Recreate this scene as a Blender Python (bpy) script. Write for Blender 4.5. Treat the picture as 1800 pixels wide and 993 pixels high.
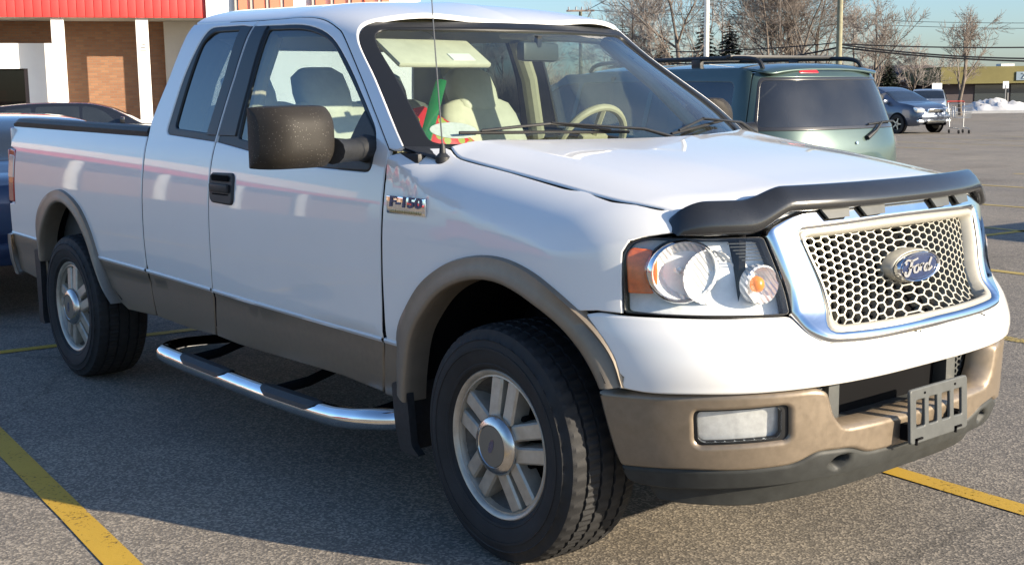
import bpy, bmesh, math, random
import numpy as np
from mathutils import Vector, Matrix
from mathutils.geometry import delaunay_2d_cdt
for o in list(bpy.data.objects): bpy.data.objects.remove(o)
SC = bpy.context.scene
COL = SC.collection
R = math.radians
rng = random.Random(7)
# ------------------------------------------------------------------ camera
CAM_POS = (3.0267, -3.4272, 1.5106); YAW, PITCH, ROLL = R(140.2405), R(-8.6388), R(-0.7459)
cd = bpy.data.cameras.new('camera'); cam = bpy.data.objects.new('camera', cd); COL.objects.link(cam)
_f = Vector((math.cos(PITCH)*math.cos(YAW), math.cos(PITCH)*math.sin(YAW), math.sin(PITCH)))
_r = Vector((math.sin(YAW), -math.cos(YAW), 0)); _u = _r.cross(_f)
_r2 = _r*math.cos(ROLL)+_u*math.sin(ROLL); _u2 = _u*math.cos(ROLL)-_r*math.sin(ROLL)
cam.matrix_world = Matrix(((_r2.x,_u2.x,-_f.x,CAM_POS[0]),(_r2.y,_u2.y,-_f.y,CAM_POS[1]),(_r2.z,_u2.z,-_f.z,CAM_POS[2]),(0,0,0,1)))
cd.sensor_width = 36; cd.lens = 2187.9/1800*36; cd.clip_start = .05; cd.clip_end = 6000
SC.camera = cam
SC.cycles.caustics_reflective = False; SC.cycles.caustics_refractive = False
# ------------------------------------------------------------------ sky, sun, exposure
SUN_AZ, SUN_EL = R(24), R(18)          # direction towards the sun, from +x towards +y
w = bpy.data.worlds.new('World'); SC.world = w; w.use_nodes = True
nt = w.node_tree; nt.nodes.clear()
sky = nt.nodes.new('ShaderNodeTexSky'); sky.sky_type = 'NISHITA'; sky.sun_disc = False
sky.sun_elevation = SUN_EL; sky.sun_rotation = R(90)-SUN_AZ; sky.air_density = .95; sky.dust_density = 1.0; sky.ozone_density = 4.5
bg = nt.nodes.new('ShaderNodeBackground'); bg.inputs[1].default_value = .108
wo = nt.nodes.new('ShaderNodeOutputWorld'); nt.links.new(sky.outputs[0], bg.inputs[0]); nt.links.new(bg.outputs[0], wo.inputs[0])
sl = bpy.data.lights.new('sun', 'SUN'); sl.energy = 5.0; sl.angle = R(.53); sl.color = (1, .86, .66)
so = bpy.data.objects.new('sun', sl); COL.objects.link(so); so.location = (0, 0, 30)
_sd = Vector((math.cos(SUN_EL)*math.cos(SUN_AZ), math.cos(SUN_EL)*math.sin(SUN_AZ), math.sin(SUN_EL)))
so.rotation_euler = _sd.to_track_quat('Z', 'Y').to_euler()
SC.view_settings.view_transform = 'Standard'; SC.view_settings.look = 'None'; SC.view_settings.exposure = 1.08; SC.view_settings.gamma = 1
# ------------------------------------------------------------------ materials
MATS = {}
def mat(name, col=(.5,.5,.5), rough=.5, metal=0, coat=0, coat_r=.03, spec=.5, noise=0, nscale=20, bump=0, bscale=200, emit=None, trans=0, ior=1.45, flake=0, rvar=0, ndetail=4):
    if name in MATS: return MATS[name]
    m = bpy.data.materials.new(name); m.use_nodes = True; n = m.node_tree; b = n.nodes['Principled BSDF']
    b.inputs['Base Color'].default_value = (*col, 1); b.inputs['Roughness'].default_value = rough; b.inputs['Metallic'].default_value = metal
    b.inputs['Coat Weight'].default_value = coat; b.inputs['Coat Roughness'].default_value = coat_r; b.inputs['Specular IOR Level'].default_value = spec
    b.inputs['Transmission Weight'].default_value = trans; b.inputs['IOR'].default_value = ior
    tc = n.nodes.new('ShaderNodeTexCoord')
    if noise or rvar:
        t = n.nodes.new('ShaderNodeTexNoise'); t.inputs['Scale'].default_value = nscale; t.inputs['Detail'].default_value = ndetail; t.inputs['Roughness'].default_value = .6
        n.links.new(tc.outputs['Object'], t.inputs['Vector'])
    if noise:
        r = n.nodes.new('ShaderNodeValToRGB'); r.color_ramp.elements[0].position = .3; r.color_ramp.elements[1].position = .7
        a = 1-noise; c = 1+noise
        r.color_ramp.elements[0].color = (col[0]*a, col[1]*a, col[2]*a, 1); r.color_ramp.elements[1].color = (min(1,col[0]*c), min(1,col[1]*c), min(1,col[2]*c), 1)
        n.links.new(t.outputs['Fac'], r.inputs[0]); n.links.new(r.outputs[0], b.inputs['Base Color'])
    if rvar:
        mr = n.nodes.new('ShaderNodeMapRange'); mr.inputs[1].default_value=.3; mr.inputs[2].default_value=.7; mr.inputs[3].default_value=max(0,rough-rvar); mr.inputs[4].default_value=rough+rvar
        n.links.new(t.outputs['Fac'], mr.inputs[0]); n.links.new(mr.outputs[0], b.inputs['Roughness'])
    if bump:
        t2 = n.nodes.new('ShaderNodeTexNoise'); t2.inputs['Scale'].default_value = bscale; t2.inputs['Detail'].default_value = 3
        n.links.new(tc.outputs['Object'], t2.inputs['Vector'])
        bp = n.nodes.new('ShaderNodeBump'); bp.inputs['Strength'].default_value = bump; bp.inputs['Distance'].default_value = .002
        n.links.new(t2.outputs['Fac'], bp.inputs['Height']); n.links.new(bp.outputs[0], b.inputs['Normal'])
    if emit:
        b.inputs['Emission Color'].default_value = (*emit[:3], 1); b.inputs['Emission Strength'].default_value = emit[3]
    MATS[name] = m; return m
def glass(name, tint=(.8,.88,.86), refl=.08, rough=.0, grime=.0):
    if name in MATS: return MATS[name]
    m = bpy.data.materials.new(name); m.use_nodes = True; n = m.node_tree; n.nodes.clear()
    o = n.nodes.new('ShaderNodeOutputMaterial'); tr = n.nodes.new('ShaderNodeBsdfTransparent'); tr.inputs[0].default_value = (*tint, 1)
    gl = n.nodes.new('ShaderNodeBsdfGlossy'); gl.inputs['Roughness'].default_value = rough; gl.inputs[0].default_value = (1,1,1,1)
    ge = n.nodes.new('ShaderNodeNewGeometry'); dt = n.nodes.new('ShaderNodeVectorMath'); dt.operation = 'DOT_PRODUCT'; n.links.new(ge.outputs['Normal'], dt.inputs[0]); n.links.new(ge.outputs['Incoming'], dt.inputs[1])
    ab = n.nodes.new('ShaderNodeMath'); ab.operation = 'ABSOLUTE'; n.links.new(dt.outputs['Value'], ab.inputs[0]); om = n.nodes.new('ShaderNodeMath'); om.operation = 'SUBTRACT'; om.inputs[0].default_value = 1; n.links.new(ab.outputs[0], om.inputs[1])
    lw = n.nodes.new('ShaderNodeMath'); lw.operation = 'POWER'; lw.inputs[1].default_value = 5; n.links.new(om.outputs[0], lw.inputs[0])
    mx = n.nodes.new('ShaderNodeMixShader'); ma = n.nodes.new('ShaderNodeMath'); ma.operation = 'MULTIPLY_ADD'; ma.inputs[1].default_value = .9; ma.inputs[2].default_value = refl; ma.use_clamp = True
    n.links.new(lw.outputs[0], ma.inputs[0]); n.links.new(ma.outputs[0], mx.inputs[0]); n.links.new(tr.outputs[0], mx.inputs[1]); n.links.new(gl.outputs[0], mx.inputs[2])
    last = mx
    if grime:
        df = n.nodes.new('ShaderNodeBsdfDiffuse'); df.inputs[0].default_value = (.55,.55,.52,1); m2 = n.nodes.new('ShaderNodeMixShader')
        tc = n.nodes.new('ShaderNodeTexCoord'); t = n.nodes.new('ShaderNodeTexNoise'); t.inputs['Scale'].default_value = 3; t.inputs['Detail'].default_value = 6
        mr = n.nodes.new('ShaderNodeMapRange'); mr.inputs[1].default_value=.35; mr.inputs[2].default_value=.75; mr.inputs[3].default_value=grime*.4; mr.inputs[4].default_value=grime
        n.links.new(tc.outputs['Object'], t.inputs['Vector']); n.links.new(t.outputs['Fac'], mr.inputs[0]); n.links.new(mr.outputs[0], m2.inputs[0])
        n.links.new(mx.outputs[0], m2.inputs[1]); n.links.new(df.outputs[0], m2.inputs[2]); last = m2
    n.links.new(last.outputs[0], o.inputs[0]); MATS[name] = m; return m
# ------------------------------------------------------------------ mesh helpers
LASTN=None
def obj(name, V, F, m, parent=None, smooth=True, loc=None, auto=None):
    me = bpy.data.meshes.new(name); me.from_pydata([tuple(map(float, v)) for v in V], [], [tuple(map(int, f)) for f in F]); me.update()
    if isinstance(m, (list, tuple)):
        for k in m: me.materials.append(k)
    elif m: me.materials.append(m)
    if smooth: me.polygons.foreach_set('use_smooth', [True]*len(me.polygons))
    if smooth and auto: me.set_sharp_from_angle(angle=R(auto))
    if smooth and LASTN and len(V)==len(LASTN[0]):        # sheets carry their exact surface normals
        A=np.array(V,float)
        for sg in (1,-1):
            if np.allclose(A*np.array([1,sg,1]),LASTN[0],atol=1e-6): me.normals_split_custom_set_from_vertices([tuple(q) for q in LASTN[1]*np.array([1,sg,1])]); break
    o = bpy.data.objects.new(name, me); COL.objects.link(o)
    if parent: o.parent = parent
    if loc: o.location = loc
    return o
def empty(name, loc=(0,0,0), rz=0, label=None, cat=None, group=None):
    o = bpy.data.objects.new(name, None); COL.objects.link(o); o.location = loc; o.rotation_euler = (0,0,rz); o.empty_display_size = .2
    return tag(o, label, cat, group)
def tag(o, label=None, cat=None, group=None, kind=None):
    if label: o['label'] = label
    if cat: o['category'] = cat
    if group: o['group'] = group
    if kind: o['kind'] = kind
    return o
def copy_tree(o, parent=None):
    c = o.copy(); COL.objects.link(c); c.parent = parent
    for ch in [k for k in bpy.data.objects if k.parent == o]: copy_tree(ch, c)
    return c
class MB:                                    # collects shapes into one mesh
    def __init__(s): s.V=[]; s.F=[]; s.M=[]; s.mi=0
    def add(s, V, F):
        b=len(s.V); s.V += [tuple(v) for v in V]; s.F += [tuple(i+b for i in f) for f in F]; s.M += [s.mi]*len(F); return s
    def box(s, c, d, rot=None, bev=0):
        x,y,z = d[0]/2,d[1]/2,d[2]/2
        if bev:
            bm = bmesh.new(); bmesh.ops.create_cube(bm, size=1); bmesh.ops.scale(bm, vec=d, verts=bm.verts); bmesh.ops.bevel(bm, geom=bm.edges, offset=min(bev,min(d)*.45), segments=2, affect='EDGES', profile=.6)
            bm.verts.index_update(); V=[v.co.copy() for v in bm.verts]; F=[[v.index for v in f.verts] for f in bm.faces]; bm.free()
        else:
            V=[Vector(v) for v in ((-x,-y,-z),(x,-y,-z),(x,y,-z),(-x,y,-z),(-x,-y,z),(x,-y,z),(x,y,z),(-x,y,z))]; F=[(0,3,2,1),(4,5,6,7),(0,1,5,4),(1,2,6,5),(2,3,7,6),(3,0,4,7)]
        if rot is not None: V=[rot@v for v in V]
        return s.add([v+Vector(c) for v in V], F)
    def tube(s, P, r, n=8, cap=True, up=None, flat=1):
        P=[Vector(p) for p in P]; rs = r if isinstance(r,(list,tuple)) else [r]*len(P); V=[];F=[]
        t0=(P[1]-P[0]).normalized(); a=Vector(up) if up else (Vector((0,0,1)) if abs(t0.z)<.9 else Vector((1,0,0))); a=(a-t0*a.dot(t0)).normalized()
        for i,p in enumerate(P):
            t=((P[min(i+1,len(P)-1)]-p).normalized()+(p-P[max(i-1,0)]).normalized())
            t=t.normalized() if t.length>1e-6 else t0
            a=(a-t*a.dot(t)).normalized(); b=t.cross(a)
            for k in range(n):
                an=2*math.pi*k/n; V.append(p+(a*math.cos(an)*flat+b*math.sin(an))*rs[i])
        for i in range(len(P)-1):
            for k in range(n): F.append((i*n+k,i*n+(k+1)%n,(i+1)*n+(k+1)%n,(i+1)*n+k))
        if cap: F += [tuple(range(n-1,-1,-1)), tuple(range((len(P)-1)*n, len(P)*n))]
        return s.add(V,F)
    def lathe(s, prof, n=48, axis='y', c=(0,0,0), close=False):      # prof: (r, h)
        V=[];F=[]
        for r,h in prof:
            for k in range(n):
                an=2*math.pi*k/n; a,b=r*math.cos(an),r*math.sin(an)
                V.append({'y':(a+c[0],h+c[1],b+c[2]),'x':(h+c[0],a+c[1],b+c[2]),'z':(a+c[0],b+c[1],h+c[2])}[axis])
        m=len(prof)
        for i in range(m if close else m-1):
            for k in range(n): F.append((i*n+k,i*n+(k+1)%n,((i+1)%m)*n+(k+1)%n,((i+1)%m)*n+k))
        return s.add(V,F)
    def prism(s, poly, d0, d1, axis='y'):    # polygon in the other two axes, extruded d0..d1
        n=len(poly); f={'y':lambda a,b,h:(a,h,b),'x':lambda a,b,h:(h,a,b),'z':lambda a,b,h:(a,b,h)}[axis]
        V=[f(a,b,d0) for a,b in poly]+[f(a,b,d1) for a,b in poly]
        F=[tuple(range(n-1,-1,-1)),tuple(range(n,2*n))]+[(i,(i+1)%n,n+(i+1)%n,n+i) for i in range(n)]
        return s.add(V,F)
    def grid(s, rows, closed=False, flip=False):            # rows of points
        n=len(rows[0]);V=[p for r in rows for p in r];F=[]
        for i in range(len(rows)-1):
            for k in range(n if closed else n-1):
                q=(i*n+k,i*n+(k+1)%n,(i+1)*n+(k+1)%n,(i+1)*n+k); F.append(q[::-1] if flip else q)
        return s.add(V,F)
    def build(s, name, m, parent=None, smooth=True, auto=35, loc=None, fixn=False):
        o=obj(name, s.V, s.F, m, parent, smooth, loc, auto)
        if isinstance(m,(list,tuple)): o.data.polygons.foreach_set('material_index', s.M)
        if fixn:
            bm=bmesh.new(); bm.from_mesh(o.data); bmesh.ops.recalc_face_normals(bm, faces=bm.faces); bm.to_mesh(o.data); bm.free()
        return o
def box(name, c, d, m, parent=None, bev=0, rot=None): return MB().box(c,d,rot,bev).build(name,m,parent)
def text_mesh(txt, size=1, depth=.01, shear=0, bold=0):
    cu=bpy.data.curves.new('txt','FONT'); cu.body=txt; cu.size=size; cu.extrude=depth; cu.shear=shear; cu.offset=bold; cu.align_x='CENTER'; cu.align_y='CENTER'; cu.resolution_u=3
    o=bpy.data.objects.new('txt',cu); COL.objects.link(o); dg=bpy.context.evaluated_depsgraph_get(); me=bpy.data.meshes.new_from_object(o.evaluated_get(dg))
    V=[v.co.copy() for v in me.vertices]; F=[tuple(p.vertices) for p in me.polygons]; bpy.data.objects.remove(o); bpy.data.curves.remove(cu); bpy.data.meshes.remove(me); return V,F
# ------------------------------------------------------------------ surface sheets
def cr(pts, n=6, closed=False):              # Catmull-Rom through points
    P=np.array(pts,float); out=[]; N=len(P)
    for i in range(N if closed else N-1):
        g=lambda k: P[k%N] if closed else P[min(max(k,0),N-1)]
        a,b,c,d=g(i-1),g(i),g(i+1),g(i+2)
        for t in np.linspace(0,1,n,endpoint=False): out.append(.5*(2*b+(c-a)*t+(2*a-5*b+4*c-d)*t*t+(3*b-a-3*c+d)*t**3))
    if not closed: out.append(P[-1])
    return [tuple(p) for p in out]
def rnd(poly, r=.03, n=4):                   # round polygon corners; a vertex may carry its own radius
    out=[]; N=len(poly)
    for i in range(N):
        p=np.array(poly[i][:2],float); a=np.array(poly[i-1][:2],float); b=np.array(poly[(i+1)%N][:2],float); q=poly[i][2] if len(poly[i])>2 else r
        da,db=a-p,b-p; la,lb=np.hypot(*da),np.hypot(*db); q=min(q,la*.48,lb*.48)
        if q<1e-4: out.append(tuple(p)); continue
        A=p+da/la*q; B=p+db/lb*q
        for t in np.linspace(0,1,n+1): out.append(tuple((1-t)**2*A+2*t*(1-t)*p+t*t*B))
    return out
def resamp(poly, d):
    P=np.array(poly,float); out=[]
    for i in range(len(P)):
        a,b=P[i],P[(i+1)%len(P)]; L=np.hypot(*(b-a))
        if L<1e-5: continue
        k=max(1,int(math.ceil(L/d)))
        for t in range(k): out.append(a+(b-a)*t/k)
    return np.array(out)
def area(P): x,y=P[:,0],P[:,1]; return .5*np.sum(x*np.roll(y,-1)-np.roll(x,-1)*y)
def inpoly(Q, P):
    x,y=Q[:,0],Q[:,1]; c=np.zeros(len(Q),bool)
    for i in range(len(P)):
        x1,y1=P[i]; x2,y2=P[i-1]
        if y1==y2: continue
        m=((y1>y)!=(y2>y)); c^= m&(x<(x2-x1)*(y-y1)/(y2-y1)+x1)
    return c
def evalf(f,UV): return np.stack([np.broadcast_to(np.asarray(a,float),(len(UV),)) for a in f(UV[:,0],UV[:,1])],1)
NH=[2e-3]
def normals(f,UV,h=None):
    h=h or NH[0]
    e1=np.array([h,0]); e2=np.array([0,h])
    n=np.cross(evalf(f,UV+e1)-evalf(f,UV-e1),evalf(f,UV+e2)-evalf(f,UV-e2)); return n/np.maximum(np.linalg.norm(n,axis=1,keepdims=True),1e-12)
CEN=np.array([-1.6,0,.95])
def offs(f,d,cen=None):
    def g(u,v):
        u=np.atleast_1d(np.asarray(u,float)); v=np.broadcast_to(np.atleast_1d(np.asarray(v,float)),u.shape); UV=np.stack([u,v],1); P=evalf(f,UV); n=normals(f,UV)
        s=np.sign(np.sum(n*(P-(CEN if cen is None else cen)))); Q=P+n*d*s; return Q[:,0],Q[:,1],Q[:,2]
    return g
def sheet_data(poly, f, res=.04, holes=(), edge=.005, depth=.02, cen=None, roll=.8):
    global LASTN
    if depth==0: roll=0
    loops=[]
    for k,P in enumerate([poly]+list(holes)):
        P=resamp(P,res*.7)
        if (area(P)>0)!=(k==0): P=P[::-1]
        d=(np.roll(P,-1,0)-np.roll(P,1,0)); d/=np.maximum(np.hypot(d[:,0],d[:,1])[:,None],1e-9)
        loops.append((P, P+np.stack([-d[:,1],d[:,0]],1)*edge))
    O=loops[0][0]; lo,hi=O.min(0),O.max(0)
    gx=np.arange(lo[0]+res*.5,hi[0],res); gy=np.arange(lo[1]+res*.45,hi[1],res*.87)
    G=np.array([(x+(j%2)*res*.5,y) for j,y in enumerate(gy) for x in gx]).reshape(-1,2)
    keep=inpoly(G,loops[0][1])
    for P,Q in loops[1:]: keep&=~inpoly(G,Q)
    allb=np.concatenate([q for _,q in loops])
    if len(G):
        dm=np.min(np.hypot(G[:,None,0]-allb[None,:,0],G[:,None,1]-allb[None,:,1]),1) if len(G)*len(allb)<4e6 else np.array([np.min(np.hypot(*(allb-g).T)) for g in G])
        keep&=dm>res*.42
    G=G[keep]
    inner=np.concatenate([allb,G]) if len(G) else allb
    E=[];b=0
    for P,Q in loops:
        n=len(Q); E+=[(b+i,b+(i+1)%n) for i in range(n)]; b+=n
    ov,oe,of,orv,_,_=delaunay_2d_cdt([Vector(map(float,p)) for p in inner],E,[],0,1e-6)
    UV=np.array([tuple(v) for v in ov]); m={}
    for i,l in enumerate(orv):
        for k in l: m[k]=i
    T=np.array([t for t in of]); C=UV[T].mean(1)
    k=inpoly(C,loops[0][1])
    for P,Q in loops[1:]: k&=~inpoly(C,Q)
    T=T[k]
    P3=evalf(f,UV); N=normals(f,UV); sg=np.sign(np.sum(N*(P3-(CEN if cen is None else cen)))) or 1
    V=[tuple(p) for p in P3]; F=[tuple(t) if sg>0 else tuple(t[::-1]) for t in T]; NN=[N*sg]
    b=0
    for P,Q in loops:
        n=len(P); A=evalf(f,P); nn=normals(f,P)*sg; ot=A-evalf(f,Q); ot-=nn*np.sum(ot*nn,1,keepdims=True); ot/=np.maximum(np.linalg.norm(ot,axis=1,keepdims=True),1e-9)
        en=nn+ot if roll else nn; NN+=[en/np.linalg.norm(en,axis=1,keepdims=True),ot]
        i0=len(V); V+=[tuple(p) for p in A-nn*edge*roll]; i1=len(V); V+=[tuple(p) for p in A-nn*depth]
        for i in range(n):
            j=(i+1)%n; qa,qb=m.get(b+i),m.get(b+j)
            q=[(i0+i,i0+j,qb,qa),(i1+i,i1+j,i0+j,i0+i)] if depth>0 else [(i0+i,i0+j,qb,qa)]
            F+=[x if sg>0 else x[::-1] for x in q if len(set(x))==4]
        b+=n
    LASTN=(np.array(V),np.concatenate(NN))
    return V,F
def sheet(name, poly, f, m, parent=None, res=.04, holes=(), edge=.005, depth=.02, mirror=False, cen=None, roll=.8):
    V,F=sheet_data(poly,f,res,holes,edge,depth,cen,roll)
    o=[obj(name,V,F,m,parent)]
    if mirror: o.append(obj(name,[(x,-y,z) for x,y,z in V],[q[::-1] for q in F],m,parent if not isinstance(mirror,bpy.types.Object) else mirror))
    return o
def strip_on(f, P, w, h):                     # raised moulding strip along uv polyline
    pass


def spl(pts,n=3000):
    # natural cubic spline table through pts -> function (clamped)
    x=np.array([p[0] for p in pts],float);y=np.array([p[1] for p in pts],float)
    # monotone cubic (pchip)
    h=np.diff(x);d=np.diff(y)/h;m=np.zeros_like(y)
    for i in range(1,len(x)-1):
        if d[i-1]*d[i]>0:
            w1=2*h[i]+h[i-1];w2=h[i]+2*h[i-1];m[i]=(w1+w2)/(w1/d[i-1]+w2/d[i])
    m[0]=d[0];m[-1]=d[-1]
    X=np.linspace(x[0],x[-1],n);k=np.clip(np.searchsorted(x,X)-1,0,len(x)-2)
    t=(X-x[k])/h[k];Y=(2*t**3-3*t**2+1)*y[k]+(t**3-2*t**2+t)*h[k]*m[k]+(-2*t**3+3*t**2)*y[k+1]+(t**3-t**2)*h[k]*m[k+1]
    return lambda q:np.interp(q,X,Y)
def sstep(a,b,x):
    t=np.clip((x-a)/(b-a),0,1);return t*t*(3-2*t)
# half-width of the body side as function of height
H=spl([(.30,.90),(.38,.925),(.45,.945),(.55,.955),(.64,.960),(.655,.966),(.75,.972),(.88,.975),(1.0,.973),(1.10,.966),(1.18,.956),(1.26,.942),(1.33,.922),(1.40,.897)])
X0=.22
# front-plane position on centreline, for lamp / grille zone
XF=spl([(.40,.94),(.60,.95),(.66,.95),(.70,.955),(.78,.945),(.87,.905),(.98,.88),(1.08,.85),(1.15,.82),(1.22,.79)])
PP,QQ=2.0,2.4
QZ=spl([(.2,3.3),(.70,3.3),(.80,2.95),(.88,2.5),(.95,2.4),(1.3,2.4)])
def plan(s,z,hf=H,xf=XF):
    s=np.asarray(s,float);z=np.asarray(z,float)
    th=np.clip(s-X0,0,2)*np.pi/2
    h=hf(z);f=xf(z)
    sn=np.sin(th);cs=np.cos(th)
    x=X0+(f-X0)*np.maximum(sn,0)**(2/PP)
    y=-h*np.sign(cs)*np.abs(cs)**(2/QZ(z))
    x=np.where(s<X0,s,np.where(s>X0+2,2*X0+2-s,x)); y=np.where(s<X0,-h,np.where(s>X0+2,h,y))
    return x,y,z+0*s
def Xfront(y,z,hf=H,xf=XF):
    r=np.clip(np.abs(y)/hf(z),0,.9999);return X0+(xf(z)-X0)*(1-r**QZ(z))**(1/PP)
ZT=spl([(-.75,1.385),(-.45,1.352),(-.12,1.303),(.28,1.246),(.53,1.205),(.70,1.178),(.9,1.13)])
def hood(x,y):
    ay=np.abs(y)
    kr=sstep(.35,.62,-x);t=np.clip((.972-ay)/(.34-.08*kr),0,1);g=1-np.sqrt(np.maximum(1-(1-t)**2,0))
    xf=X0+(.84-X0)*np.maximum(1-np.clip(ay/.98,0,.9999)**QQ,0)**(1/PP)
    t2=np.clip((xf-x)/.17,0,1);g2=1-np.sqrt(np.maximum(1-(1-t2)**2,0))
    dome=.022*(1-sstep(.34,.68,ay))*sstep(-.55,.55,x)
    crown=.022*(1-np.clip(ay/.8,0,1)**2)
    return ZT(x)+crown+dome-(.23-.07*kr)*g-.075*g2
# cab section: v<=1.33 side; above: greenhouse, then roof to centre
_cv=[(1.33,.922,1.33),(1.36,.914,1.36),(1.45,.888,1.45),(1.6,.840,1.6),(1.70,.803,1.70),(1.77,.773,1.768),(1.82,.742,1.812),(1.87,.699,1.845),(1.95,.625,1.872),(2.15,.43,1.905),(2.6,0,1.925)]
CY=spl([(a,b) for a,b,c in _cv]);CZ=spl([(a,c) for a,b,c in _cv])
def cab(x,v):
    x=np.asarray(x,float);v=np.asarray(v,float)
    lo=v<1.33
    y=np.where(lo,H(v),CY(v));z=np.where(lo,v,CZ(v))
    k=sstep(1.40,1.9,v)
    dz=np.where(x>-1.7,-.16*(x+1.7)**2-.10*sstep(.62,.0,y)*np.clip(x+1.7,0,9)**2,.03*(-1.7-x))*k
    yy=y-np.where(x>-1.5,.06*(x+1.5)**2,0)*k*sstep(0,.5,y)
    return x,-yy,z+dz

# ------------------------------------------------------------------ shared materials
WHITE=mat('white_paint',(.80,.80,.79),.32,coat=1,coat_r=.025,noise=.015,nscale=3)
TAN=mat('tan_paint',(.225,.18,.132),.40,metal=.40,coat=.4,coat_r=.15,noise=.08,nscale=40,rvar=.05)
TANF=mat('tan_flare',(.235,.195,.150),.45,metal=.35,coat=.2,coat_r=.25,noise=.10,nscale=12)
BLK=mat('black_plastic',(.022,.023,.025),.5,noise=.25,nscale=60,bump=.15,bscale=600)
DBLK=mat('matte_black',(.008,.008,.009),.9,spec=.08)
GREYP=mat('grey_plastic',(.075,.08,.08),.5,noise=.12,nscale=30,bump=.1,bscale=500)
SEAL=mat('window_seal',(.012,.013,.015),.42)
CHR=mat('chrome',(.83,.84,.85),.07,metal=1,noise=.04,nscale=14,rvar=.05)
SATIN=mat('satin_silver',(.62,.58,.50),.33,metal=.75,noise=.10,nscale=18)
GOLD=mat('champagne_plastic',(.40,.385,.335),.42,metal=.25,noise=.06,nscale=25)
GLS=glass('windshield_glass',(.80,.89,.86),.07,0,.035)
GLD=glass('door_glass',(.62,.72,.72),.10)
GLT=glass('tinted_glass',(.16,.20,.22),.12)
CLR=glass('clear_lens',(.97,.98,.98),.035)
BEIGE=mat('beige_leather',(.52,.49,.38),.5,noise=.08,nscale=15,bump=.1,bscale=300)
BEIGED=mat('tan_trim',(.33,.30,.20),.6,noise=.08,nscale=20)
DASHM=mat('dash_trim',(.085,.08,.062),.65,noise=.1,nscale=30)
RUB=mat('tyre_rubber',(.017,.017,.018),.72,noise=.35,nscale=8,bump=.2,bscale=300)

# ================================================================== ground, parking lines
def asphalt():
    m=bpy.data.materials.new('asphalt'); m.use_nodes=True; n=m.node_tree; b=n.nodes['Principled BSDF']; L=n.links.new
    tc=n.nodes.new('ShaderNodeTexCoord')
    def noise(s,d,r=.6):
        t=n.nodes.new('ShaderNodeTexNoise'); t.inputs['Scale'].default_value=s; t.inputs['Detail'].default_value=d; t.inputs['Roughness'].default_value=r; L(tc.outputs['Object'],t.inputs['Vector']); return t
    def ramp(a,c0,p1,c1):
        r=n.nodes.new('ShaderNodeValToRGB'); r.color_ramp.elements[0].position=a; r.color_ramp.elements[0].color=(*c0,1); r.color_ramp.elements[1].position=p1; r.color_ramp.elements[1].color=(*c1,1); return r
    def mix(t,f,a,c):
        x=n.nodes.new('ShaderNodeMix'); x.data_type='RGBA'; x.blend_type=t
        if isinstance(f,float): x.inputs[0].default_value=f
        else: L(f,x.inputs[0])
        L(a,x.inputs[6]); L(c,x.inputs[7]); return x.outputs[2]
    vo=n.nodes.new('ShaderNodeTexVoronoi'); vo.inputs['Scale'].default_value=120; L(tc.outputs['Object'],vo.inputs['Vector'])
    sep=n.nodes.new('ShaderNodeSeparateColor'); L(vo.outputs['Color'],sep.inputs[0])
    r1=ramp(.0,(.145,.131,.113),1.0,(.315,.28,.235)); L(sep.outputs[0],r1.inputs[0])
    r1.color_ramp.elements.new(.55).color=(.208,.187,.158,1); r1.color_ramp.elements.new(.93).color=(.42,.37,.30,1)
    n2=noise(1.1,6,.65); r2=ramp(.3,(.80,.80,.82),.7,(1.12,1.10,1.06)); L(n2.outputs[0],r2.inputs[0])
    n3=noise(.12,4,.6); r3=ramp(.35,(.82,.83,.85),.65,(1.08,1.07,1.05)); L(n3.outputs[0],r3.inputs[0])
    c=mix('MULTIPLY',1.0,r1.outputs[0],r2.outputs[0]); c=mix('MULTIPLY',1.0,c,r3.outputs[0])
    # oil stains and damp patches
    n4=noise(.55,3,.5); r4=ramp(.56,(1,1,1),.70,(.74,.73,.73)); L(n4.outputs[0],r4.inputs[0]); c=mix('MULTIPLY',1.0,c,r4.outputs[0])
    n5=noise(7,5,.7); r5=ramp(.60,(1,1,1),.72,(.80,.80,.80)); L(n5.outputs[0],r5.inputs[0]); c=mix('MULTIPLY',.8,c,r5.outputs[0])
    # fine dark cracks
    vc=n.nodes.new('ShaderNodeTexVoronoi'); vc.feature='DISTANCE_TO_EDGE'; vc.inputs['Scale'].default_value=.22
    nd=noise(2.5,5); ad=n.nodes.new('ShaderNodeMixRGB'); ad.blend_type='ADD'; ad.inputs[0].default_value=.35; L(tc.outputs['Object'],ad.inputs[1]); L(nd.outputs['Color'],ad.inputs[2]); L(ad.outputs[0],vc.inputs['Vector'])
    rc=ramp(.0,(.35,.35,.35),.0045,(1,1,1)); L(vc.outputs['Distance'],rc.inputs[0])
    c=mix('MULTIPLY',.45,c,rc.outputs[0])
    L(c,b.inputs['Base Color']); b.inputs['Roughness'].default_value=.82; b.inputs['Specular IOR Level'].default_value=.35
    bp=n.nodes.new('ShaderNodeBump'); bp.inputs['Strength'].default_value=.45; bp.inputs['Distance'].default_value=.003; L(vo.outputs['Distance'],bp.inputs['Height']); L(bp.outputs[0],b.inputs['Normal'])
    return m
tag(obj('ground',[(-900,-900,0),(900,-900,0),(900,900,0),(-900,900,0)],[(0,1,2,3)],asphalt(),smooth=False),kind='structure')
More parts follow.
